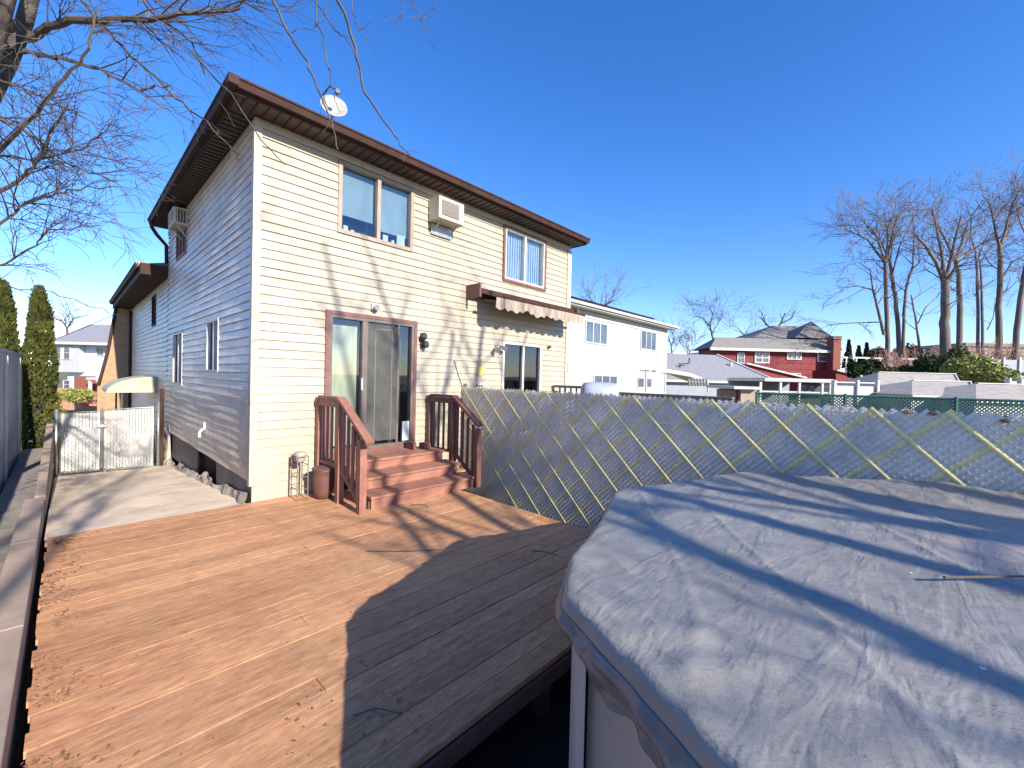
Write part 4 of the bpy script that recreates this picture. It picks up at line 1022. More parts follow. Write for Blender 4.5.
# tree overhanging the upper left corner
def corner_tree():
    e=empty('overhanging_tree',WP(-130,420,2.9),'bare twiggy tree leaning in from the upper left corner','tree')
    tb=MB(); cb=MB(); rg=random.Random(5)
    P=lambda x,y,d:Vector(WP(x,y,d))
    tr=[P(-130,470,2.9),P(-95,250,3.0),P(-22,120,3.1),P(8,62,3.2),P(25,20,3.25),P(38,-30,3.3),P(60,-120,3.4)]
    e.location=tr[0]
    tb.tube(tr,[.085,.07,.055,.052,.048,.042,.03],12)
    tb.tube([P(-30,130,3.1),P(-6,60,3.0),P(4,15,2.95),P(14,-20,2.9),P(10,-90,2.9)],[.03,.036,.038,.032,.02],10)
    tb.tube([P(8,30,3.0),P(-8,-10,2.9),P(-60,-80,2.8)],[.05,.04,.03],8)
    def limb(px,rad,kids=14,lev=3,L=.7,sp=.9,rr=.006,droop=.2,start=.15):
        pts=[P(*q) for q in px]
        # subdivide with wobble
        fine=[]; fr=[]
        for i in range(len(pts)-1):
            for k in range(5):
                t=k/5; fine.append(pts[i].lerp(pts[i+1],t)+Vector((rg.gauss(0,.006),rg.gauss(0,.006),rg.gauss(0,.006)))); 
                g=(i+t)/(len(pts)-1); fr.append(rad[0]*(1-g)+rad[1]*g)
        fine.append(pts[-1]); fr.append(rad[1])
        (tb if rad[0]>.03 else cb).tube(fine,fr,7 if rad[0]>.02 else 4,cap=False)
        for k in range(kids):
            idx=int(len(fine)*rg.uniform(start,1))-1; idx=max(1,idx)
            ax=(fine[idx]-fine[idx-1]).normalized(); o=ax.orthogonal().normalized(); o.rotate(Matrix.Rotation(rg.uniform(0,6.283),3,ax))
            branch(cb,cb,fine[idx],ax+o*sp*rg.uniform(.5,1.2),min(fr[idx]*.6,rr),L*rg.uniform(.5,1.1),1,rg,0,lev,.004,(2,4),.9,droop,9,4)
    limb([(30,40,3.2),(48,26,3.1),(85,19,3.0),(130,20,2.9),(178,16,2.85),(240,8,2.9)],(.030,.010),20,3,.42)
    limb([(22,52,3.2),(60,57,3.1),(100,70,3.0),(140,90,2.9),(168,86,2.85)],(.018,.005),12,3,.30)
    limb([(60,-30,3.2),(95,18,3.1),(130,55,3.0),(170,92,2.95),(205,122,2.9),(240,155,2.9)],(.010,.004),12,2,.16,start=.3)
    limb([(-40,190,2.9),(20,130,2.8),(60,85,2.8),(90,50,2.8),(98,10,2.8)],(.016,.006),15,3,.36)
    limb([(-40,215,3.0),(20,180,3.0),(35,165,2.9),(50,135,2.9),(68,105,2.9)],(.014,.005),12,3,.36)
    limb([(-50,95,2.7),(20,128,2.9),(70,165,3.0),(118,182,3.1)],(.012,.004),15,3,.34)
    limb([(-60,280,2.9),(0,223,2.9),(35,198,2.9),(70,190,3.0),(118,187,3.1)],(.014,.004),14,3,.34)
    limb([(-60,330,3.0),(0,268,3.0),(36,246,3.0),(48,230,3.0),(100,225,3.1)],(.010,.003),20,3,.3)
    limb([(-60,270,3.0),(0,286,3.0),(50,292,3.0),(90,306,3.0),(125,318,3.0)],(.006,.002),3,1,.2)
    limb([(-70,20,2.8),(30,-60,2.9),(120,-50,3.0),(200,-20,3.0),(262,12,3.0)],(.02,.006),15,3,.36)
    limb([(120,-40,3.0),(150,10,3.0),(190,40,3.0),(205,75,3.1)],(.010,.004),14,3,.25)
    limb([(-50,150,2.9),(30,160,2.9),(80,150,3.0),(110,125,3.0)],(.009,.003),20,3,.3)
    limb([(-50,60,2.9),(40,95,2.9),(90,120,3.0),(120,165,3.0)],(.009,.003),20,3,.3)
    # long drooping whips across the top
    for px,rd in (([(260,-30,2.8),(283,22,2.8),(305,60,2.8),(322,98,2.8),(332,125,2.8),(338,150,2.8)],(.008,.004)),
                  ([(313,-30,2.8),(318,25,2.8),(327,60,2.8),(333,90,2.8),(340,112,2.8)],(.006,.002)),
                  ([(330,-20,2.8),(352,35,2.8),(365,92,2.8),(390,130,2.8),(410,155,2.8)],(.010,.004)),
                  ([(308,-10,2.8),(335,30,2.8),(352,45,2.8),(360,70,2.8)],(.005,.003)),
                  ([(345,-20,2.8),(355,20,2.8),(362,35,2.8),(370,44,2.8)],(.004,.0015)),
                  ([(402,-20,2.8),(401,10,2.8),(398,28,2.8)],(.003,.0015)),
                  ([(408,-5,2.8),(420,18,2.8),(428,35,2.8)],(.003,.0015)),
                  ([(445,-15,2.8),(432,12,2.8),(421,18,2.8)],(.003,.0015)),
                  ([(270,-20,2.8),(262,12,2.8),(292,32,2.8),(320,25,2.8),(330,-10,2.8)],(.004,.002)),
                  ([(190,50,2.9),(230,95,2.9),(262,140,2.9),(285,165,2.9)],(.006,.003))):
        limb(px,rd,3,1,.14,rr=.002,start=.4)
    tb.build('trunk',M['bark'],e,smooth=True); cb.build('branches',M['twig'],e)
corner_tree()

# ------------------------------------------------ background, built in a frame that faces the viewer's street
RZ=-(math.pi/2-YAW)
def bthing(name,d,px,label,cat,group=None,zb=None):
    l,z=LZ(px,380,d); p=xyz(l,d,zb if zb is not None else -.5)
    return empty(name,p,label,cat,group)
def bquad(b,pts):   # pts (px,py,d)
    b.face([WP(*p) for p in pts])
def bbox(b,px0,px1,py_top,py_bot,d,dep,wincl=0):
    """box facing the viewer: front at distance d, spans pixels, extruded back"""
    l0,zt=LZ(px0,py_top,d); l1,zt2=LZ(px1,py_top,d); _,zb=LZ((px0+px1)/2,py_bot,d); zt=(zt+zt2)/2
    P=[xyz(l0,d,zb),xyz(l1,d,zb),xyz(l1,d,zt),xyz(l0,d,zt)]
    b.prism(P,Fh*dep)
    return l0,l1,zb,zt
def lbox(b,l0,l1,d0,d1,z0,z1):
    b.prism([xyz(l0,d0,z0),xyz(l1,d0,z0),xyz(l1,d1,z0),xyz(l0,d1,z0)],(0,0,z1-z0))
def bwin(parent,d,px0,px1,py0,py1,mull=1,frame='white_frame'):
    l0,z1=LZ(px0,py0,d); l1,z0=LZ(px1,py1,d); t=(l1-l0)*.09
    f=MB(); lbox(f,l0,l1,d-.10,d-.02,z1-t,z1); lbox(f,l0,l1,d-.10,d-.02,z0,z0+t); lbox(f,l0,l0+t,d-.10,d-.02,z0+t,z1-t); lbox(f,l1-t,l1,d-.10,d-.02,z0+t,z1-t)
    for k in range(1,mull): x=l0+(l1-l0)*k/mull; lbox(f,x-t/2,x+t/2,d-.10,d-.02,z0+t,z1-t)
    if mull<3: lbox(f,l0+t,l1-t,d-.09,d-.03,(z0+z1)/2-t*.35,(z0+z1)/2+t*.35)
    fr=f.build('window',M[frame],parent)
    g=MB(); lbox(g,l0+t,l1-t,d-.05,d-.04,z0+t,z1-t); g.build('pane',M['farglass'],fr)
M['farglass']=surf('far_window_glass',(.06,.08,.11),(.10,.13,.17),rough=.08,scale=.6,spec=.9)

# white neighbouring house (same alignment as the cream house)
wh=empty('white_house',(20,13,-.5),'long white two storey house just right of the cream house','house')
WY=11.0
b=MB()
fo2=lambda x,o,z:(x,WY-o,z)
siding(b,fo2,12.0,25.3,-.5,4.95,[],pitch=.15,proud=.012); b.build('wall',M['white_vinyl'],wh)
b=MB(); b.box(12.0,25.28,WY+.02,19,-.5,4.95); b.build('side_wall',M['white_vinyl'],wh)
b=MB(); b.v=[(11.6,WY-.45,5.1),(25.75,WY-.45,5.1),(25.75,19.4,5.1),(11.6,19.4,5.1),(11.6,15,6.05),(25.75,15,6.05)]; b.f=[(0,1,5,4),(2,3,4,5),(1,2,5),(3,0,4)]
wr=b.build('roof',M['shingle_dark'],wh)
b=MB(); b.box(11.6,25.75,WY-.47,WY-.45,4.93,5.12); b.box(11.6,25.75,WY-.45,WY-.02,4.93,4.95); b.box(11.6,25.8,WY-.57,WY-.472,5.0,5.12); b.build('fascia',M['white_vinyl'],wr)
b=MB(); b.box(11.8,25.4,WY-.04,WY-.014,4.6,4.7); b.box(25.2,25.33,WY-.03,WY+.1,-.5,4.9); b.build('trim',M['white_frame'],wh)
b=MB()
for k in range(6): x0=15.0+k*1.35; b.prism([(x0,WY-.2,5.26),(x0+1.3,WY-.2,5.26),(x0+1.3,WY+1.7,5.72),(x0,WY+1.7,5.72)],(0,-.02,.08))
b.build('solar_panels',M['panel'],wr)
def nwin(x0,x1,z0,z1,n):
    f=MB(); t=.06; f.box(x0,x1,WY-.05,WY-.014,z1-t,z1); f.box(x0,x1,WY-.05,WY-.014,z0,z0+t)
    for k in range(n+1): x=x0+(x1-x0-t)*k/n; f.box(x,x+t,WY-.05,WY-.014,z0+t,z1-t)
    fr=f.build('window',M['white_frame'],wh); g=MB(); g.box(x0+t,x1-t,WY-.026,WY-.018,z0+t,z1-t); g.build('pane',M['farglass'],fr)
nwin(16.4,18.3,3.45,4.5,3); nwin(21.85,23.75,3.5,4.6,3); nwin(21.6,22.4,1.35,1.95,1); nwin(22.55,23.35,1.35,1.95,1); nwin(17.2,19.4,1.4,2.0,3)

# neighbour's deck railing and covered grill
nd=empty('neighbour_deck',(7,4,-.5),'raised wooden deck with railing just beyond the slatted fence','deck')
b=MB(); b.box(5.6,8.2,2.3,6.3,.40,.45); b.build('deck_floor',M['rail'],nd)
b=MB(); 
for y in (2.35,3.6,4.9,6.2): b.box(8.12,8.2,y,y+.08,-.5,1.46)
b.box(8.1,8.22,5.0,6.3,1.54,1.60); b.box(8.1,8.22,2.3,5.0,1.47,1.50); y=5.0
while y<6.2: b.box(8.14,8.17,y,y+.03,.5,1.54); y+=.16
b.box(8.13,8.18,2.3,4.9,.6,1.47)
b.build('rail',M['board'],nd)
gr=empty('covered_grill',(7.4,4.9,.45),'barbecue grill under a blue grey cover peeking above the fence','grill')
c=Vector(WP(600,384,9.2)); gr.location=(c.x,c.y,.45)
b=MB(); 
for j,(sx,sy,z) in enumerate(((.44,.28,.45),(.42,.26,1.15),(.42,.26,1.45),(.40,.23,1.60),(.34,.15,1.68),(.2,.08,1.70))):
    for k in range(24):
        a=2*math.pi*k/24; ex=math.copysign(abs(math.cos(a))**.5,math.cos(a)); ey=math.copysign(abs(math.sin(a))**.5,math.sin(a))
        ww=1+.04*math.sin(k*3+j); b.v.append((c.x+(ex*sx*Rh.x+ey*sy*Fh.x)*ww,c.y+(ex*sx*Rh.y+ey*sy*Fh.y)*ww,z))
for j in range(5):
    for k in range(24): k2=(k+1)%24; b.f.append((j*24+k,j*24+k2,(j+1)*24+k2,(j+1)*24+k))
b.f.append(tuple(5*24+k for k in range(24)))
b.build('grill_cover',M['tarp'],gr,smooth=True)
b=MB()
for s in (-1,1): p=c+Rh*.42*s; b.tube([(p.x,p.y,.451),(p.x,p.y,.7)],.02,6)
b.build('leg',M['dark'],gr)

# canopy frame in the neighbour's yard
cn=bthing('canopy_swing',13,672,'white framed patio canopy with a scalloped edge in front of the white house','canopy')
b=MB(); d=13
b.tube([WP(646,392,d),WP(646,372,d),WP(655,369.5,d),WP(668,370,d)],.03,6); b.tube([WP(665,392,d),WP(665,371,d)],.02,6); b.tube([WP(668,370,d),WP(690,374,d),WP(708,381,d),WP(708,392,d)],.03,6)
b.build('frame',M['white_frame'],cn)
b=MB(); P0=[WP(655,369.5,d),WP(668,369.8,d),WP(690,373.5,d),WP(708,380.5,d)]
for a,c in zip(P0,P0[1:]): b.face([a,c,c+Fh*1.6,a+Fh*1.6]); b.face([a,c,c-Zu*.1,a-Zu*.1])
o=b.build('canvas_top',M['white_vinyl'],cn); o.modifiers.new('s','SOLIDIFY').thickness=.03
b=MB()
for k in range(7): 
    x=688+k*3.0; b.tube([WP(x,378.5,d-.1),WP(x+1.4,386,d-.1)],.035,5)
b.build('fringe',M['galv'],cn)

# grey hip roofed garage
gg=bthing('grey_garage',28,720,'low grey building with a pale hip shingle roof beyond the fence','garage')
d=28.0; zE=LZ(720,380.5,d)[1]
lA,_=LZ(640,380,d); lB,_=LZ(778,380,d)
b=MB(); lbox(b,lA,lB-.45,d+.3,d+7,-.5,zE); b.build('wall',M['grey_siding'],gg)
zR=LZ(717,355,d+3.6)[1]; lR=LZ(717,355,d+3.6)[0]; lQ=LZ(660,358,d+3.6)[0]
b=MB(); A=xyz(lA-.5,d,zE); B=xyz(lB,d,zE); C_=xyz(lB,d+7.3,zE); D=xyz(lA-.5,d+7.3,zE); Rr=xyz(lR,d+3.6,zR); Q=xyz(lQ-1,d+3.6,zR)
b.v=[tuple(v) for v in (A,B,C_,D,Rr,Q)]; b.f=[(0,1,4,5),(1,2,4),(2,3,5,4),(3,0,5)]; r_=b.build('roof',M['shingle'],gg)
b=MB(); b.tube([Rr+Zu*.03,B+Zu*.03],.07,5); b.beam(A-Zu*.09,B-Zu*.09,.06,.16); b.build('ridge_trim',M['white_frame'],r_)
b=MB(); b.tube([WP(680,367,d+1.6)-Zu*.6,WP(680,364,d+1.6),WP(689,363.5,d+1.6),WP(689.5,358,d+1.6)],.05,6); b.build('flue_pipe',M['dark'],r_)
b=MB(); b.tube([WP(731,366,d+2)-Zu*.1,WP(731,362,d+2)],.09,8); b.build('vent_pipe',M['white_frame'],r_)

# white patio cover beside the garage
pc=bthing('patio_cover',17,800,'flat white patio cover on posts with screened openings beside the grey garage','patio cover')
b=MB(); lbox(b,LZ(765,380,17)[0],LZ(834,380,17)[0],17,20,LZ(800,382,17)[1],LZ(800,378.5,17)[1]); b.build('roof',M['white_vinyl'],pc)
b=MB()
for x in (762,782,801,824,832): l=LZ(x,380,17)[0]; lbox(b,l-.04,l+.04,17.05,17.13,-.5,LZ(x,382,17)[1])
l0=LZ(762,380,17)[0]; l1=LZ(832,380,17)[0]; lbox(b,l0,l1,17.08,17.14,LZ(800,393,17)[1],LZ(800,391.5,17)[1]); b.build('posts',M['white_frame'],pc)
b=MB(); lbox(b,l0,l1,19.6,19.7,-.5,LZ(800,382,17)[1]); b.build('back_wall',M['grey_siding'],pc)
b=MB(); lbox(b,LZ(802,380,17.5)[0],LZ(823,380,17.5)[0],17.5,17.52,LZ(800,392,17.5)[1],LZ(800,385,17.5)[1]); b.build('window_screen',M['farglass'],pc)
# small beige shed just behind the fence
sh=bthing('small_shed',9.5,748,'small beige shed with a white roof edge just behind the slatted fence','shed')
b=MB(); bbox(b,741,757,389.5,425,9.5,1.0); b.build('wall',M['tan_frame'],sh)
b=MB(); l0,z0=LZ(733,388,9.4); l1,_=LZ(759,388,9.4); lbox(b,l0,l1,9.35,10.7,z0-.02,z0+.04); b.build('roof',M['white_frame'],sh)
b=MB(); bbox(b,736,741,390,425,9.6,.9); b.build('door',M['door_brown'],sh)

# white vinyl fence panels and gate posts
vf=bthing('white_vinyl_fence',15,860,'white and pale blue vinyl fence panels left of the low shed roofs','fence')
b=MB(); l0,zt=LZ(833,383,15); l1,_=LZ(878,384,15); lbox(b,l0,l1,15,15.04,-.5,LZ(855,386,15)[1]); b.build('panel',M['white_vinyl'],vf)
b=MB()
for x in (834,857,877): l=LZ(x,380,15)[0]; lbox(b,l-.035,l+.035,14.92,15.08,-.5,LZ(x,381.5,15)[1]+.05)
lbox(b,l0,l1,14.97,15.05,LZ(855,383.2,15)[1],LZ(855,382,15)[1]); b.build('post_and_rail',M['white_frame'],vf)

# green slatted chain link fence
gf=empty('green_slat_fence',(9,0,-.5),'dark green slatted chain link fence running behind the silver slatted fence','fence')
A=Vector(WP(757,394,9.5)); B=Vector(WP(1100,405,6.6)); A.z=1.53; B.z=1.57
gf.location=(A.x,A.y,-.5)
b=MB(); wv=MB(); n=int((B-A).length/.06); dirv=(B-A).normalized(); nrm=dirv.cross(Zu).normalized()
for k in range(n):
    p=A.lerp(B,k/n); dd=dirv*.05
    for s in (1,-1):
        for j in range(3):
            q=p+Zu*(-.0-j*.22); b.face([q+nrm*.01*s,q+dirv*.028+nrm*.01*s,q+dirv*.028+dirv*(.22*s)-Zu*.22+nrm*.01*s,q+dirv*(.22*s)-Zu*.22+nrm*.01*s])
o=b.build('green_slats',M['green_slat'],gf); o.modifiers.new('s','SOLIDIFY').thickness=.004
b=MB(); b.face([A-Zu*.25+nrm*.03,B-Zu*.25+nrm*.03,B-Zu*1.9+nrm*.03,A-Zu*1.9+nrm*.03]); b.build('lower_mesh',M['green_slat'],gf)
b=MB(); b.tube([A+Zu*.01,B+Zu*.01],.02,8)
for k in range(4): p=A.lerp(B,k/3); b.tube([p-Zu*2,p+Zu*.05],.028,8)
b.build('pipe_frame',M['green_slat'],gf)

# three long low shed roofs
def lowshed(px0,px1,pyt,pye,d,label,wallh=.35,slant=10):
    e=bthing('long_shed',d,(px0+px1)/2,label,'shed','long low shed roofs beyond the green fence')
    l0,ze=LZ(px0,pye,d); l1,ze1=LZ(px1,pye,d); ze=(ze+ze1)/2; dr=d+1.6; zr=(LZ(px0,pyt,dr)[1]+LZ(px1,pyt,dr)[1])/2
    r=MB()
    k0=LZ(px0,pyt,dr)[0]; k1=LZ(px1-slant,pyt,dr)[0]
    P=[xyz(l0,d,ze),xyz(l1,d,ze),xyz(k1,dr,zr),xyz(k0,dr,zr),xyz(l0,d+3.2,ze),xyz(l1,d+3.2,ze)]
    r.v=[tuple(p) for p in P]; r.f=[(0,1,2,3),(3,2,5,4),(1,5,2),(0,3,4)]; rf=r.build('roof',M['shed_roof'],e)
    w=MB(); lbox(w,l0+.1,l1-.1,d+.12,d+3.1,-.5,ze); w.build('wall',M['white_vinyl'],e)
    g=MB(); g.beam(P[0]-Zu*.05,P[1]-Zu*.05,.05,.09); g.beam(P[1],P[2],.05,.08); g.beam(P[2]+Zu*.02,P[3]+Zu*.02,.12,.03); g.build('eave_trim',M['white_frame'],rf)
lowshed(878,965,373.5,391,16,'leftmost long low shed with a pale shingle roof and white wall beneath')
lowshed(912,980,381.5,395.5,13.5,'middle long low shed with a pale shingle roof, in front of the leftmost one')
lowshed(976,1080,385,400.5,12.3,'rightmost long low shed with a pale shingle roof at the picture edge',slant=-2)

# red house
rh=bthing('red_house',42,780,'red shingled two storey house with grey roof and brick chimney in the distance','house')
d=42; b=MB(); l0,l1,zb,zt=bbox(b,713.5,841,349,400,d,3.4); b.build('wall',M['red_siding'],rh)
lines=MB()
for k in range(9): z=zb+.3+(zt-zb)*k/9; lbox(lines,l0,l1,d-.035,d-.003,z,z+.05)
lines.build('siding_courses',M['red_siding'],rh)
b=MB(); e0=LZ(710,350,d-.6); e1=LZ(843,350,d-.6); rr0=LZ(716,339.5,d+1.6); rr1=LZ(838,338,d+1.6); zE=(e0[1]+e1[1])/2+.05; zr=(rr0[1]+rr1[1])/2
P=[xyz(e0[0],d-.6,zE),xyz(e1[0],d-.6,zE),xyz(e1[0],d+3.8,zE),xyz(e0[0],d+3.8,zE),xyz(rr0[0],d+1.6,zr),xyz(rr1[0],d+1.6,zr)]
b.v=[tuple(p) for p in P]; b.f=[(0,1,5,4),(1,2,5),(2,3,4,5),(3,0,4)]; rr_=b.build('roof',M['shingle_tan'],rh)
b=MB(); b.beam(P[0]-Zu*.08,P[1]-Zu*.08,.1,.25); b.build('eave_trim',M['white_frame'],rr_)
b=MB()  # higher hipped roofs behind
def hip(b,x0,x1,xr0,xr1,pe,pr,d0,dep):
    a=LZ(x0,pe,d0); c=LZ(x1,pe,d0); r0=LZ(xr0,pr,d0+dep/2); r1=LZ(xr1,pr,d0+dep/2); z=(a[1]+c[1])/2; n=len(b.v)
    b.v+=[tuple(p) for p in (xyz(a[0],d0,z),xyz(c[0],d0,z),xyz(c[0],d0+dep,z),xyz(a[0],d0+dep,z),xyz(r0[0],d0+dep/2,(r0[1]+r1[1])/2),xyz(r1[0],d0+dep/2,(r0[1]+r1[1])/2))]
    for f in ((0,1,5,4),(1,2,5),(2,3,4,5),(3,0,4)): b.f.append(tuple(n+i for i in f))
hip(b,752,828,772,800,339,326,48,9); b.build('back_roof',M['shingle_tan'],rr_)
b=MB(); hip(b,795,835,811,811.5,338,321.5,46.5,5); b.build('turret_roof',M['shingle_dark'],rr_)
b=MB(); bbox(b,834,841.5,338,372,d-1.0,.9); b.build('chimney',M['brick'],rh)
b=MB(); bbox(b,833.5,842,336,339,d-1.1,1.1); b.build('chimney_cap',M['rail_dark'],rh)
for (x0,x1,y0,y1,mm) in ((737,744,352.5,363.5,1),(754.5,769,352,363.5,2),(786.5,801,351,360,3),(817,826.5,350.5,362,1),(791,800,373,378,2)): bwin(rh,d,x0,x1,y0,y1,mm)
b=MB(); A=xyz(LZ(744,362,36)[0],40,0); 
P=[WP(742,364,40.5),WP(752,366,37),WP(806,381,34),WP(800,377,38),WP(790,375,40.8)]
b.prism([WP(742,365,38),WP(752,364,38),WP(806,378,38),WP(806,381,38),WP(770,381,38)],Fh*3.5); b.build('lower_roof',M['red_siding'],rh)
b=MB(); b.prism([WP(836,370,38),WP(868,378,38),WP(868,383,38),WP(836,383,38)],Fh*3); b.build('lower_wing',M['red_siding'],rh)
b=MB(); b.beam(WP(836,370,37.9),WP(869,378.3,37.9),.3,.12); b.beam(WP(746,363.3,37.9),WP(806,377.8,37.9),.3,.14); b.build('lower_trim',M['white_frame'],rh)

# tiny far roofs between white house and garage
fr_=bthing('far_gabled_house',70,669,'small far gabled house with a reddish roof between white house and garage','house')
b=MB(); l0,z0=LZ(664,361,70); l1,_=LZ(676,361,70); lm,zm=LZ(670,353,70); b.prism([xyz(l0,70,z0),xyz(l1,70,z0),xyz(lm,70,zm)],Fh*6); b.build('roof',M['brick'],fr_)
b=MB(); lbox(b,l0+.3,l1-.3,70.2,76,-.5,z0); b.build('wall',M['white_vinyl'],fr_)
fr_=bthing('far_gabled_house',75,700,'small far gabled house with a grey roof above the garage roof','house')
b=MB(); l0,z0=LZ(690,358,75); l1,_=LZ(712,358,75); lm,zm=LZ(701,352,75); b.prism([xyz(l0,75,z0),xyz(l1,75,z0),xyz(lm,75,zm)],Fh*6); b.build('roof',M['shingle'],fr_)
b=MB(); lbox(b,l0+.3,l1-.3,75.2,81,-.5,z0); b.build('wall',M['grey_siding'],fr_)

# blue and white house across the street
bh=bthing('blue_house',40,90,'pale blue and white two storey house across the street beyond the gate','house',zb=-2)
d=40; b=MB(); bbox(b,68,140,342,420,d,9); b.build('wall',M['blue_siding'],bh)
b=MB(); bbox(b,54,79,344,372,d-.6,1); b.build('gable_wall',M['white_vinyl'],bh)
b=MB(); l0,_=LZ(50,342,d-1); l1,_=LZ(142,342,d-1); z=LZ(90,342.5,d-1)[1]; k0=LZ(70,326,d+4)[0]; k1=LZ(118,324,d+4)[0]; zr=LZ(100,324.5,d+4)[1]
b.v=[tuple(p) for p in (xyz(l0,d-1,z),xyz(l1,d-1,z),xyz(l1,d+9.5,z),xyz(l0,d+9.5,z),xyz(k0+2,d+4,zr),xyz(k1,d+4,zr))]; b.f=[(0,1,5,4),(1,2,5),(2,3,4,5),(3,0,4)]; rr2=b.build('roof',M['shingle'],bh)
b=MB(); b.beam(xyz(l0,d-1.02,z-.1),xyz(l1,d-1.02,z-.1),.1,.25); b.build('eave_trim',M['white_frame'],rr2)
bwin(bh,d-.6,55.5,62,346,359.5,1); bwin(bh,d-.6,64,71,346,359.5,1); bwin(bh,d,97,105,348,356,1); bwin(bh,d,64,71,380,389,1); bwin(bh,d,80,87,378.5,385,2)
b=MB(); bbox(b,54,140,389,425,d-.3,.6); b.build('brick_base',M['orange_brick'],bh)
b=MB(); bbox(b,74,83,376,405,d-1.4,1.2); b.build('porch_column',M['brick'],bh)
b=MB(); bbox(b,92,99,381,398,d-.2,.15); b.build('door',M['tan_shingle'],bh)
b=MB(); bbox(b,86,108,377.5,380,d-2,2.0); b.build('porch_roof',M['white_vinyl'],bh)
b=MB(); bbox(b,88,90,380,402,d-1.9,.2); bbox(b,103,105,380,402,d-1.9,.2); b.build('porch_post',M['white_frame'],bh)
b=MB()
for k in range(4): bbox(b,86+k,106,398+k*2,400+k*2,d-2-.35*k,.4)
b.build('porch_steps',M['orange_brick'],bh)

def shrub(px,py0,py1,wpx,d,label,mat,n=1400,leaf=.14,name='round_shrub',cat='shrub',group=None,shape='round',seed=0,zb=None):
    r=random.Random(seed+int(px)); l,zt=LZ(px,py0,d); _,z0=LZ(px,py1,d); wd=wpx/FPX*d/2; h=zt-z0; base=xyz(l,d,z0)
    e=empty(name,base,label,cat,group); b=MB(); pts=[]
    for k in range(n):
        u=Vector((r.gauss(0,1),r.gauss(0,1),r.gauss(0,1))).normalized()*(r.random()**.25)
        if shape=='cone':
            f=r.random(); u=Vector((u.x*(1-f)*1.15,u.y*(1-f)*1.15,f*2-1))
        lump=1+.28*noise.noise(Vector((u.x*2.2,u.y*2.2,u.z*2.2+seed)))+.15*noise.noise(u*6)
        pts.append(base+Vector((u.x*wd*lump,u.y*wd*lump,h/2+u.z*h/2*(lump if shape!='cone' else 1))))
    leafcloud(b,pts,leaf,r); 
    t=MB(); t.tube([base-Zu*.4,base+Zu*h*.6],[.08,.03],6); t.build('stem',M['bark'],e); b.build('foliage',M[mat],e)
shrub(76,388,402,30,36,'yellowish shrub in front of the blue house across the street','yellow_leaf',1200,.16)
# evergreens and shrubs right of the red house
shrub(849,340,368,10,60,'slim dark conifer just right of the red house chimney','dark_leaf',900,.4,'conifer_tree','tree','dark conifers beyond the red house','cone',1)
shrub(859,346,368,9,60,'second dark conifer right of the red house, shorter than its neighbours','dark_leaf',900,.4,'conifer_tree','tree','dark conifers beyond the red house','cone',2)
shrub(867,343,368,9,60,'third dark conifer right of the red house','dark_leaf',900,.4,'conifer_tree','tree','dark conifers beyond the red house','cone',3)
shrub(878,347,366,16,58,'brownish leafy bush between the conifers and tall bare trees','brown_leaf',1000,.35,'bushy_tree','tree')
shrub(908,345,368,26,60,'brown bushy thicket between the tall bare trunks','brown_leaf',1500,.4,'bushy_tree','tree')
for (x,y0,y1,wd,lb) in ((854,362,378,12,'dark rounded hedge plant nearest the brick chimney'),(866,361,375,10,'dark rounded hedge plant behind the white vinyl fence'),(877,361,375,10,'dark rounded hedge plant left of the low sheds')):
    shrub(x,y0,y1,wd,34,lb,'dark_leaf',800,.2,group='rounded hedge plants',seed=7)
shrub(874,369,379,16,26,'olive brown low shrub above the leftmost shed','olive_leaf',800,.14,seed=2)
shrub(890,367,379,16,27,'olive low shrub behind the leftmost shed roof','olive_leaf',800,.14,seed=3)
shrub(906,365,379,16,27,'brownish olive shrub left of the big dark shrub','olive_leaf',800,.14,seed=4)
shrub(933,354,382,32,26,'big dark rounded shrub behind the shed roofs','dark_leaf',3200,.13,seed=5)
shrub(958,346,382,22,27,'tall olive evergreen between the dark and the yellow shrub','olive_leaf',2400,.13,seed=6)
shrub(972,356,384,44,23,'large yellow green shrub spreading behind the right shed roofs','yellow_leaf',4200,.12,seed=8)
shrub(996,368,386,36,22,'low trailing right arm of yellow green shrubbery','yellow_leaf',1800,.12,seed=9)
# low whitish garden wall and terrace structures far right
tw=bthing('terrace_wall',38,960,'grey terrace retaining wall with posts behind the shrubs at right','wall')
b=MB(); bbox(b,985,1050,360,392,32,.3); b.build('wall_face',M['grey_siding'],tw)
b=MB()
for x in (992,1004,1020): bbox(b,x,x+1.6,357,392,31.9,.1)
b.build('posts',M['white_frame'],tw)
pg=bthing('pergola_rail',48,880,'long pale rail on posts between the dark hedge plants','railing')
b=MB(); bbox(b,843,918,357.5,359,44,.15); 
for x in (846,856,866,880,895,910): bbox(b,x,x+1.3,358,372,44,.1)
b.build('rail',M['white_frame'],pg)
vp=bthing('white_vinyl_fence',14.5,1010,'white vinyl fence section above the rightmost shed roof','fence')
b=MB(); l0,zt=LZ(1008,381,18); l1,_=LZ(1040,381,18); lbox(b,l0,l1,18,18.05,-.5,zt); b.build('panel',M['white_vinyl'],vp)
b=MB()
for x in (1008,1020): l=LZ(x,380,18)[0]; lbox(b,l-.04,l+.04,17.9,18.1,-.5,zt+.12)
b.build('post',M['white_frame'],vp)

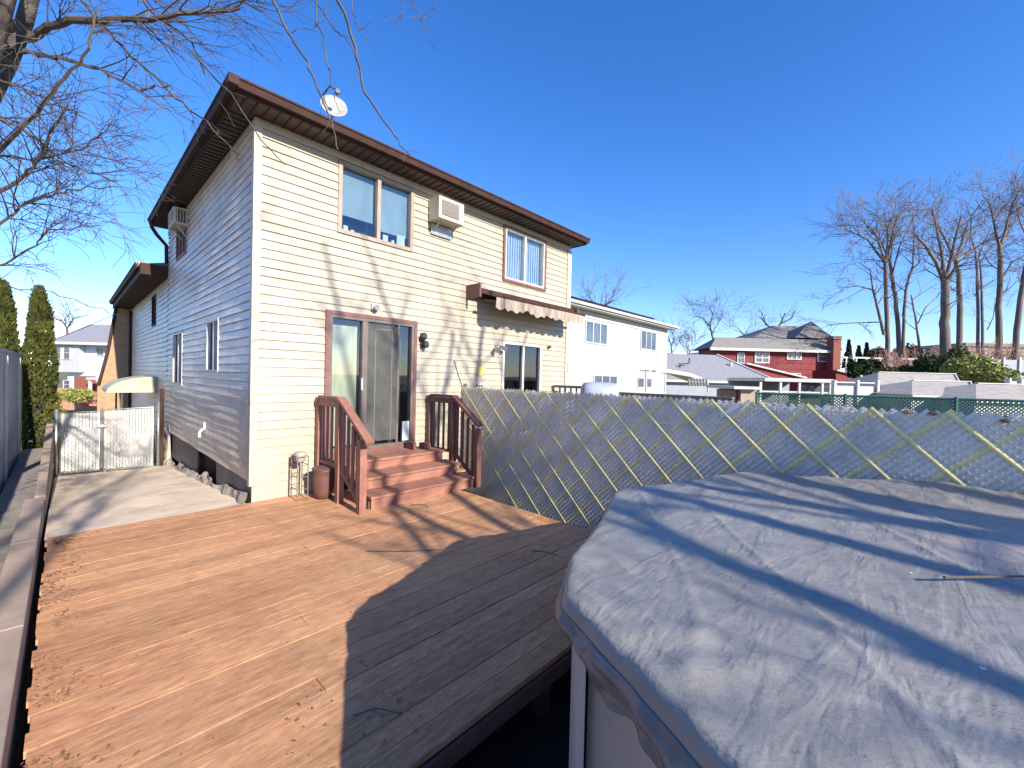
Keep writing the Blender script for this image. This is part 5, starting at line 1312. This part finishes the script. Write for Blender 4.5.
# tall bare trees at right
def skytree(paths,label,seed,d,crown,twl=4,base=None,group='tall bare trees on the right',name='tall_bare_tree',rr=.05,L=2.2,kids=12,mat='far_bark',tm='far_twig',up=.12,sp=.9):
    rg=random.Random(seed); P=lambda q:Vector(WP(q[0],q[1],d+(q[3] if len(q)>3 else 0)))
    e=empty(name,P(paths[0][0]),label,'tree',group); tb=MB(); cb=MB()
    for pi,path in enumerate(paths):
        pts=[P(q) for q in path]; rad=[q[2]*.86/FPX*d/2 for q in path]; fine=[]; fr=[]
        for i in range(len(pts)-1):
            for k in range(4):
                t=k/4; wob=rad[i]*.12; fine.append(pts[i].lerp(pts[i+1],t)+Vector((rg.gauss(0,wob),rg.gauss(0,wob),0))*(1 if k else 0)); fr.append(rad[i]*(1-t)+rad[i+1]*t)
        fine.append(pts[-1]); fr.append(rad[-1]); tb.tube(fine,fr,8 if rad[0]>.15 else 5,cap=False)
        n=kids if pi else max(3,kids//2)
        for k in range(n):
            f=rg.uniform(.45 if pi==0 else .25,1); idx=max(1,min(len(fine)-1,int(f*len(fine)))); ax=(fine[idx]-fine[idx-1]).normalized(); o=ax.orthogonal().normalized(); o.rotate(Matrix.Rotation(rg.uniform(0,6.283),3,ax))
            branch(tb,cb,fine[idx],ax*.8+o*sp,min(fr[idx]*.55,rr),L*rg.uniform(.5,1.1),1,rg,up,twl,.028,(2,3),.8,0,.09,4)
    tb.build('trunk',M[mat],e,smooth=True); cb.build('branches',M[tm],e)
d=42
skytree([[(888,372,5,0),(887,330,4.5,0),(886,290,4,0),(885,263,3.5,0)],
         [(886,265,3,0),(868,240,2,1),(852,232,1.2,1),(842,230,.8,1)],[(885,262,2.8,0),(876,235,1.8,0),(862,220,1.2,-1)],[(886,262,2.6,0),(888,235,2,0),(884,210,1,1)],[(886,263,2.5,1),(893,230,1.6,0),(900,208,.9,0)]],
        'leftmost tall bare tree with a wide crown leaning left',1,d,None)
skytree([[(899,372,5,2),(898,325,4.5,2),(894,290,4,2),(890,262,3,2)],[(890,262,2.5,2),(880,240,1.5,3),(866,228,1,3)],[(892,275,2,2),(900,245,1.5,1),(910,225,1,1)],[(890,262,2,2),(893,240,1.4,3),(905,215,.8,3)]],
        'second tall bare tree, its trunk curving left beside the leftmost one',2,d,None,kids=6)
skytree([[(884,335,3.2,-1),(878,310,2.8,-1),(873,290,2.4,-1)],[(881,322,1.6,-1),(850,323,1.2,-2),(826,325,.7,-2)],[(873,290,1.8,-1),(858,286,1.1,-1),(840,288,.6,-1)],[(873,290,1.6,-1),(870,270,1.1,-1),(858,262,.7,-1)]],
        'low side-reaching bare tree with horizontal limbs pointing left',3,d,None,kids=6,L=2.2,up=.0)
skytree([[(903,358,3.6,1),(904,310,3,1),(907,285,2.6,1),(913,265,2.2,1)],[(913,266,2,1),(914,235,1.4,1),(912,215,.9,1)],[(913,268,1.8,1),(920,262,1,0),(918,240,.8,0)]],
        'slender bare tree bending right between the two tall clumps',4,d,None,kids=6)
skytree([[(921,368,2.8,-4),(919,345,2.4,-4),(915,315,1.8,-4),(911,295,1.2,-4)],[(917,325,1.2,-4),(925,308,.8,-4),(938,296,.5,-4)]],
        'short pale slender bare tree in front of the tall trunks',5,d,None,kids=6,L=2,rr=.04)
skytree([[(946,372,10,-2),(945,330,8.5,-2),(945,300,7.5,-2),(944.5,280,6.5,-2)],
         [(944,282,4.5,-2),(936,262,3.2,-2),(925,245,2.4,-3),(912,232,1.4,-3)],[(945,281,4,-2),(942,255,3,-2),(936,225,2,-1),(932,208,1,-1)],[(945,281,4,-2),(951,258,3,-2),(955,240,2.4,-2),(962,215,1.4,-2)],[(946,282,3,-2),(958,262,2,-3),(975,250,1,-3)]],
        'stout bare tree whose thick trunk forks into a spreading crown',6,d-3,None,kids=9)
skytree([[(959,350,6,3),(960,310,5.5,3),(959,275,5,3),(955,258,4.5,3)],
         [(955,260,3.8,3),(948,245,2.8,3),(938,225,2,3),(930,210,1.1,3)],[(956,258,3.8,3),(963,240,2.8,3),(968,222,2,3),(983,200,1,3)],[(957,258,3.2,3),(972,250,2.2,3),(990,238,1.4,3),(1000,225,.8,3)]],
        'pale bare tree immediately right of the stout forked one',7,d+2,None,kids=9)
skytree([[(978,356,3.4,2),(978,310,3,2),(977,270,2.4,2),(976,252,2,2)],[(976,254,1.8,2),(970,235,1.2,2),(972,215,.7,2)],[(977,262,1.6,2),(985,240,1,2),(992,225,.6,2)]],
        'slim straight bare tree, left one of a close pair',8,d+4,None,kids=6)
skytree([[(983,358,3.2,1),(982,310,2.8,1),(981,275,2.2,1),(980,262,1.8,1)],[(980,263,1.5,1),(988,250,1,1),(998,240,.6,1)],[(987,330,1.3,1),(993,318,1,1),(995,305,.6,1)]],
        'slim straight bare tree, right one of a close pair',9,d+3,None,kids=6)
skytree([[(998,362,6,-3),(999,320,5.2,-3),(1000,270,4.4,-3),(1000,245,3.8,-3)],
         [(1000,248,3.2,-3),(1006,228,2.6,-3),(1012,205,1.8,-3),(1020,188,1.2,-3)],[(1000,250,2.8,-3),(995,228,2,-4),(990,205,1.2,-4)],[(1001,280,2,-3),(1012,262,1.4,-3),(1026,255,.8,-3)],[(1003,240,2,-3),(1015,222,1.2,-2),(1030,205,.7,-2)]],
        'tall straight bare tree near the right picture edge',10,d,None,kids=10)
skytree([[(1014,362,5,-5),(1018,320,4.6,-5),(1024,275,4,-5),(1032,235,3,-5)],[(1024,275,2,-5),(1034,255,1.2,-5)],[(1030,245,2,-5),(1020,222,1.2,-5),(1016,200,.7,-5)]],
        'leaning bare trunk cut off by the right picture edge',11,d,None,kids=7)
skytree([[(1034,370,7,0),(1036,300,6,0),(1040,230,4,0)],[(1040,235,3,0),(1030,205,2,0),(1022,188,1,0)],[(1040,240,3,0),(1052,200,1.6,0)]],
        'bare tree just outside the right edge, its branches reaching in',12,d+3,None,kids=8)
# trees further left
skytree([[(716,352,2.4,0),(712,335,2,0),(710,325,1.6,0)],[(710,326,1.3,0),(703,318,.9,0),(694,316,.5,0)],[(710,326,1.3,0),(713,314,.9,0),(709,306,.5,0)],[(712,333,1,0),(719,322,.7,0),(723,314,.5,0)]],
        'small round bare tree above the garage roof',21,55,None,kids=7,L=2.2,rr=.05,group='small bare trees on the skyline')
skytree([[(745,345,1.6,0),(744,335,1.2,0)],[(744,335,1,0),(738,328,.6,0),(731,326,.4,0)],[(744,335,1,0),(750,326,.6,0),(757,323,.4,0)]],
        'small bare tree left of the red house roofs',22,58,None,kids=7,L=2,rr=.05,group='small bare trees on the skyline')
skytree([[(775,345,3,0),(775.5,330,2.6,0)],[(775,331,2,0),(767,325,1.8,0),(761,318,1,0)],[(775.5,331,2,0),(781,323,1.8,0),(785,313,1,0)],[(780,324,1.6,0),(792,318,1.2,0),(795,311,.7,0)],[(766,325,1.4,0),(762,313,.8,0)]],
        'gnarled dark bare tree rising behind the red house roof',23,56,None,twl=2,kids=3,L=1.4,rr=.05,mat='bark',tm='twig',group='small bare trees on the skyline')
skytree([[(673,360,1.8,0),(671,345,1.4,0)],[(671,345,1,0),(668,335,.6,0)],[(671,345,1,0),(676,336,.6,0)]],
        'faint bare tree just right of the white house',24,60,None,kids=7,L=2.4,rr=.05,group='small bare trees on the skyline')
skytree([[(688,362,1.8,0),(690,352,1.4,0)],[(690,352,1,0),(685,345,.6,0)],[(690,352,1,0),(696,344,.6,0)]],
        'low dark bare tree above the left part of the garage roof',25,40,None,kids=7,L=1.3,rr=.04,mat='bark',tm='twig',group='small bare trees on the skyline')
skytree([[(600,330,3,0),(600,310,2.6,0)],[(600,310,2,0),(590,300,1.2,0)],[(600,310,2,0),(612,300,1.2,0)]],
        'faint bare treetop showing above the white house roof',26,60,None,kids=9,L=3,rr=.06,group='small bare trees on the skyline')
skytree([[(68,345,3,0),(67,328,2.4,0)],[(67,328,2,0),(61,320,1,0)],[(67,328,2,0),(74,318,1,0)]],
        'faint bare treetop behind the blue house roof',27,60,None,kids=9,L=2.6,rr=.06,group='small bare trees on the skyline')
# reddish brush and far bushes on the slope
for k,(x,y0,y1,wd,lb) in enumerate(((905,352,378,40,'reddish twiggy brush left of the stout bare tree'),(965,345,372,40,'reddish twiggy brush behind the yellow green shrub'),(1008,345,370,50,'reddish twiggy brush at the right picture edge'))):
    l,z0=LZ(x,y1,38); base=xyz(l,38,z0); e=empty('twiggy_brush',base,lb,'brush','reddish brush on the slope'); cb=MB(); rg=random.Random(k+60)
    for q in range(26):
        p=base+Rh*rg.uniform(-1,1)*wd/FPX*38/2+Fh*rg.uniform(-1,1); branch(cb,cb,p,Vector((rg.gauss(0,.4),rg.gauss(0,.4),1)),.035,(y1-y0)/FPX*38*.5,1,rg,.1,4,.022,(2,4),.8,0,9,3)
    cb.build('stems',M['pink_twig'],e)
hillw=bthing('far_row_house',75,1000,'long tan far building behind the trees at the right edge','house')
b=MB(); bbox(b,968,1080,347,372,75,8); b.build('wall',M['tan_frame'],hillw)
b=MB(); bbox(b,966,1082,344,347.5,74.6,9); b.build('roof',M['shingle_tan'],hillw)

# overhead wires at left
for k,(a,c,lb) in enumerate((((-40,362,22),(118,313,22),'service wire dropping from the house front towards the street'),)):
    b=MB(); A=Vector(WP(*a)); B=Vector(WP(*c)); pts=[A.lerp(B,t/12)-Zu*(.35*math.sin(math.pi*t/12)) for t in range(13)]; b.tube(pts,.018,5); tag(b.build('overhead_wire',M['dark']),lb,'wire')
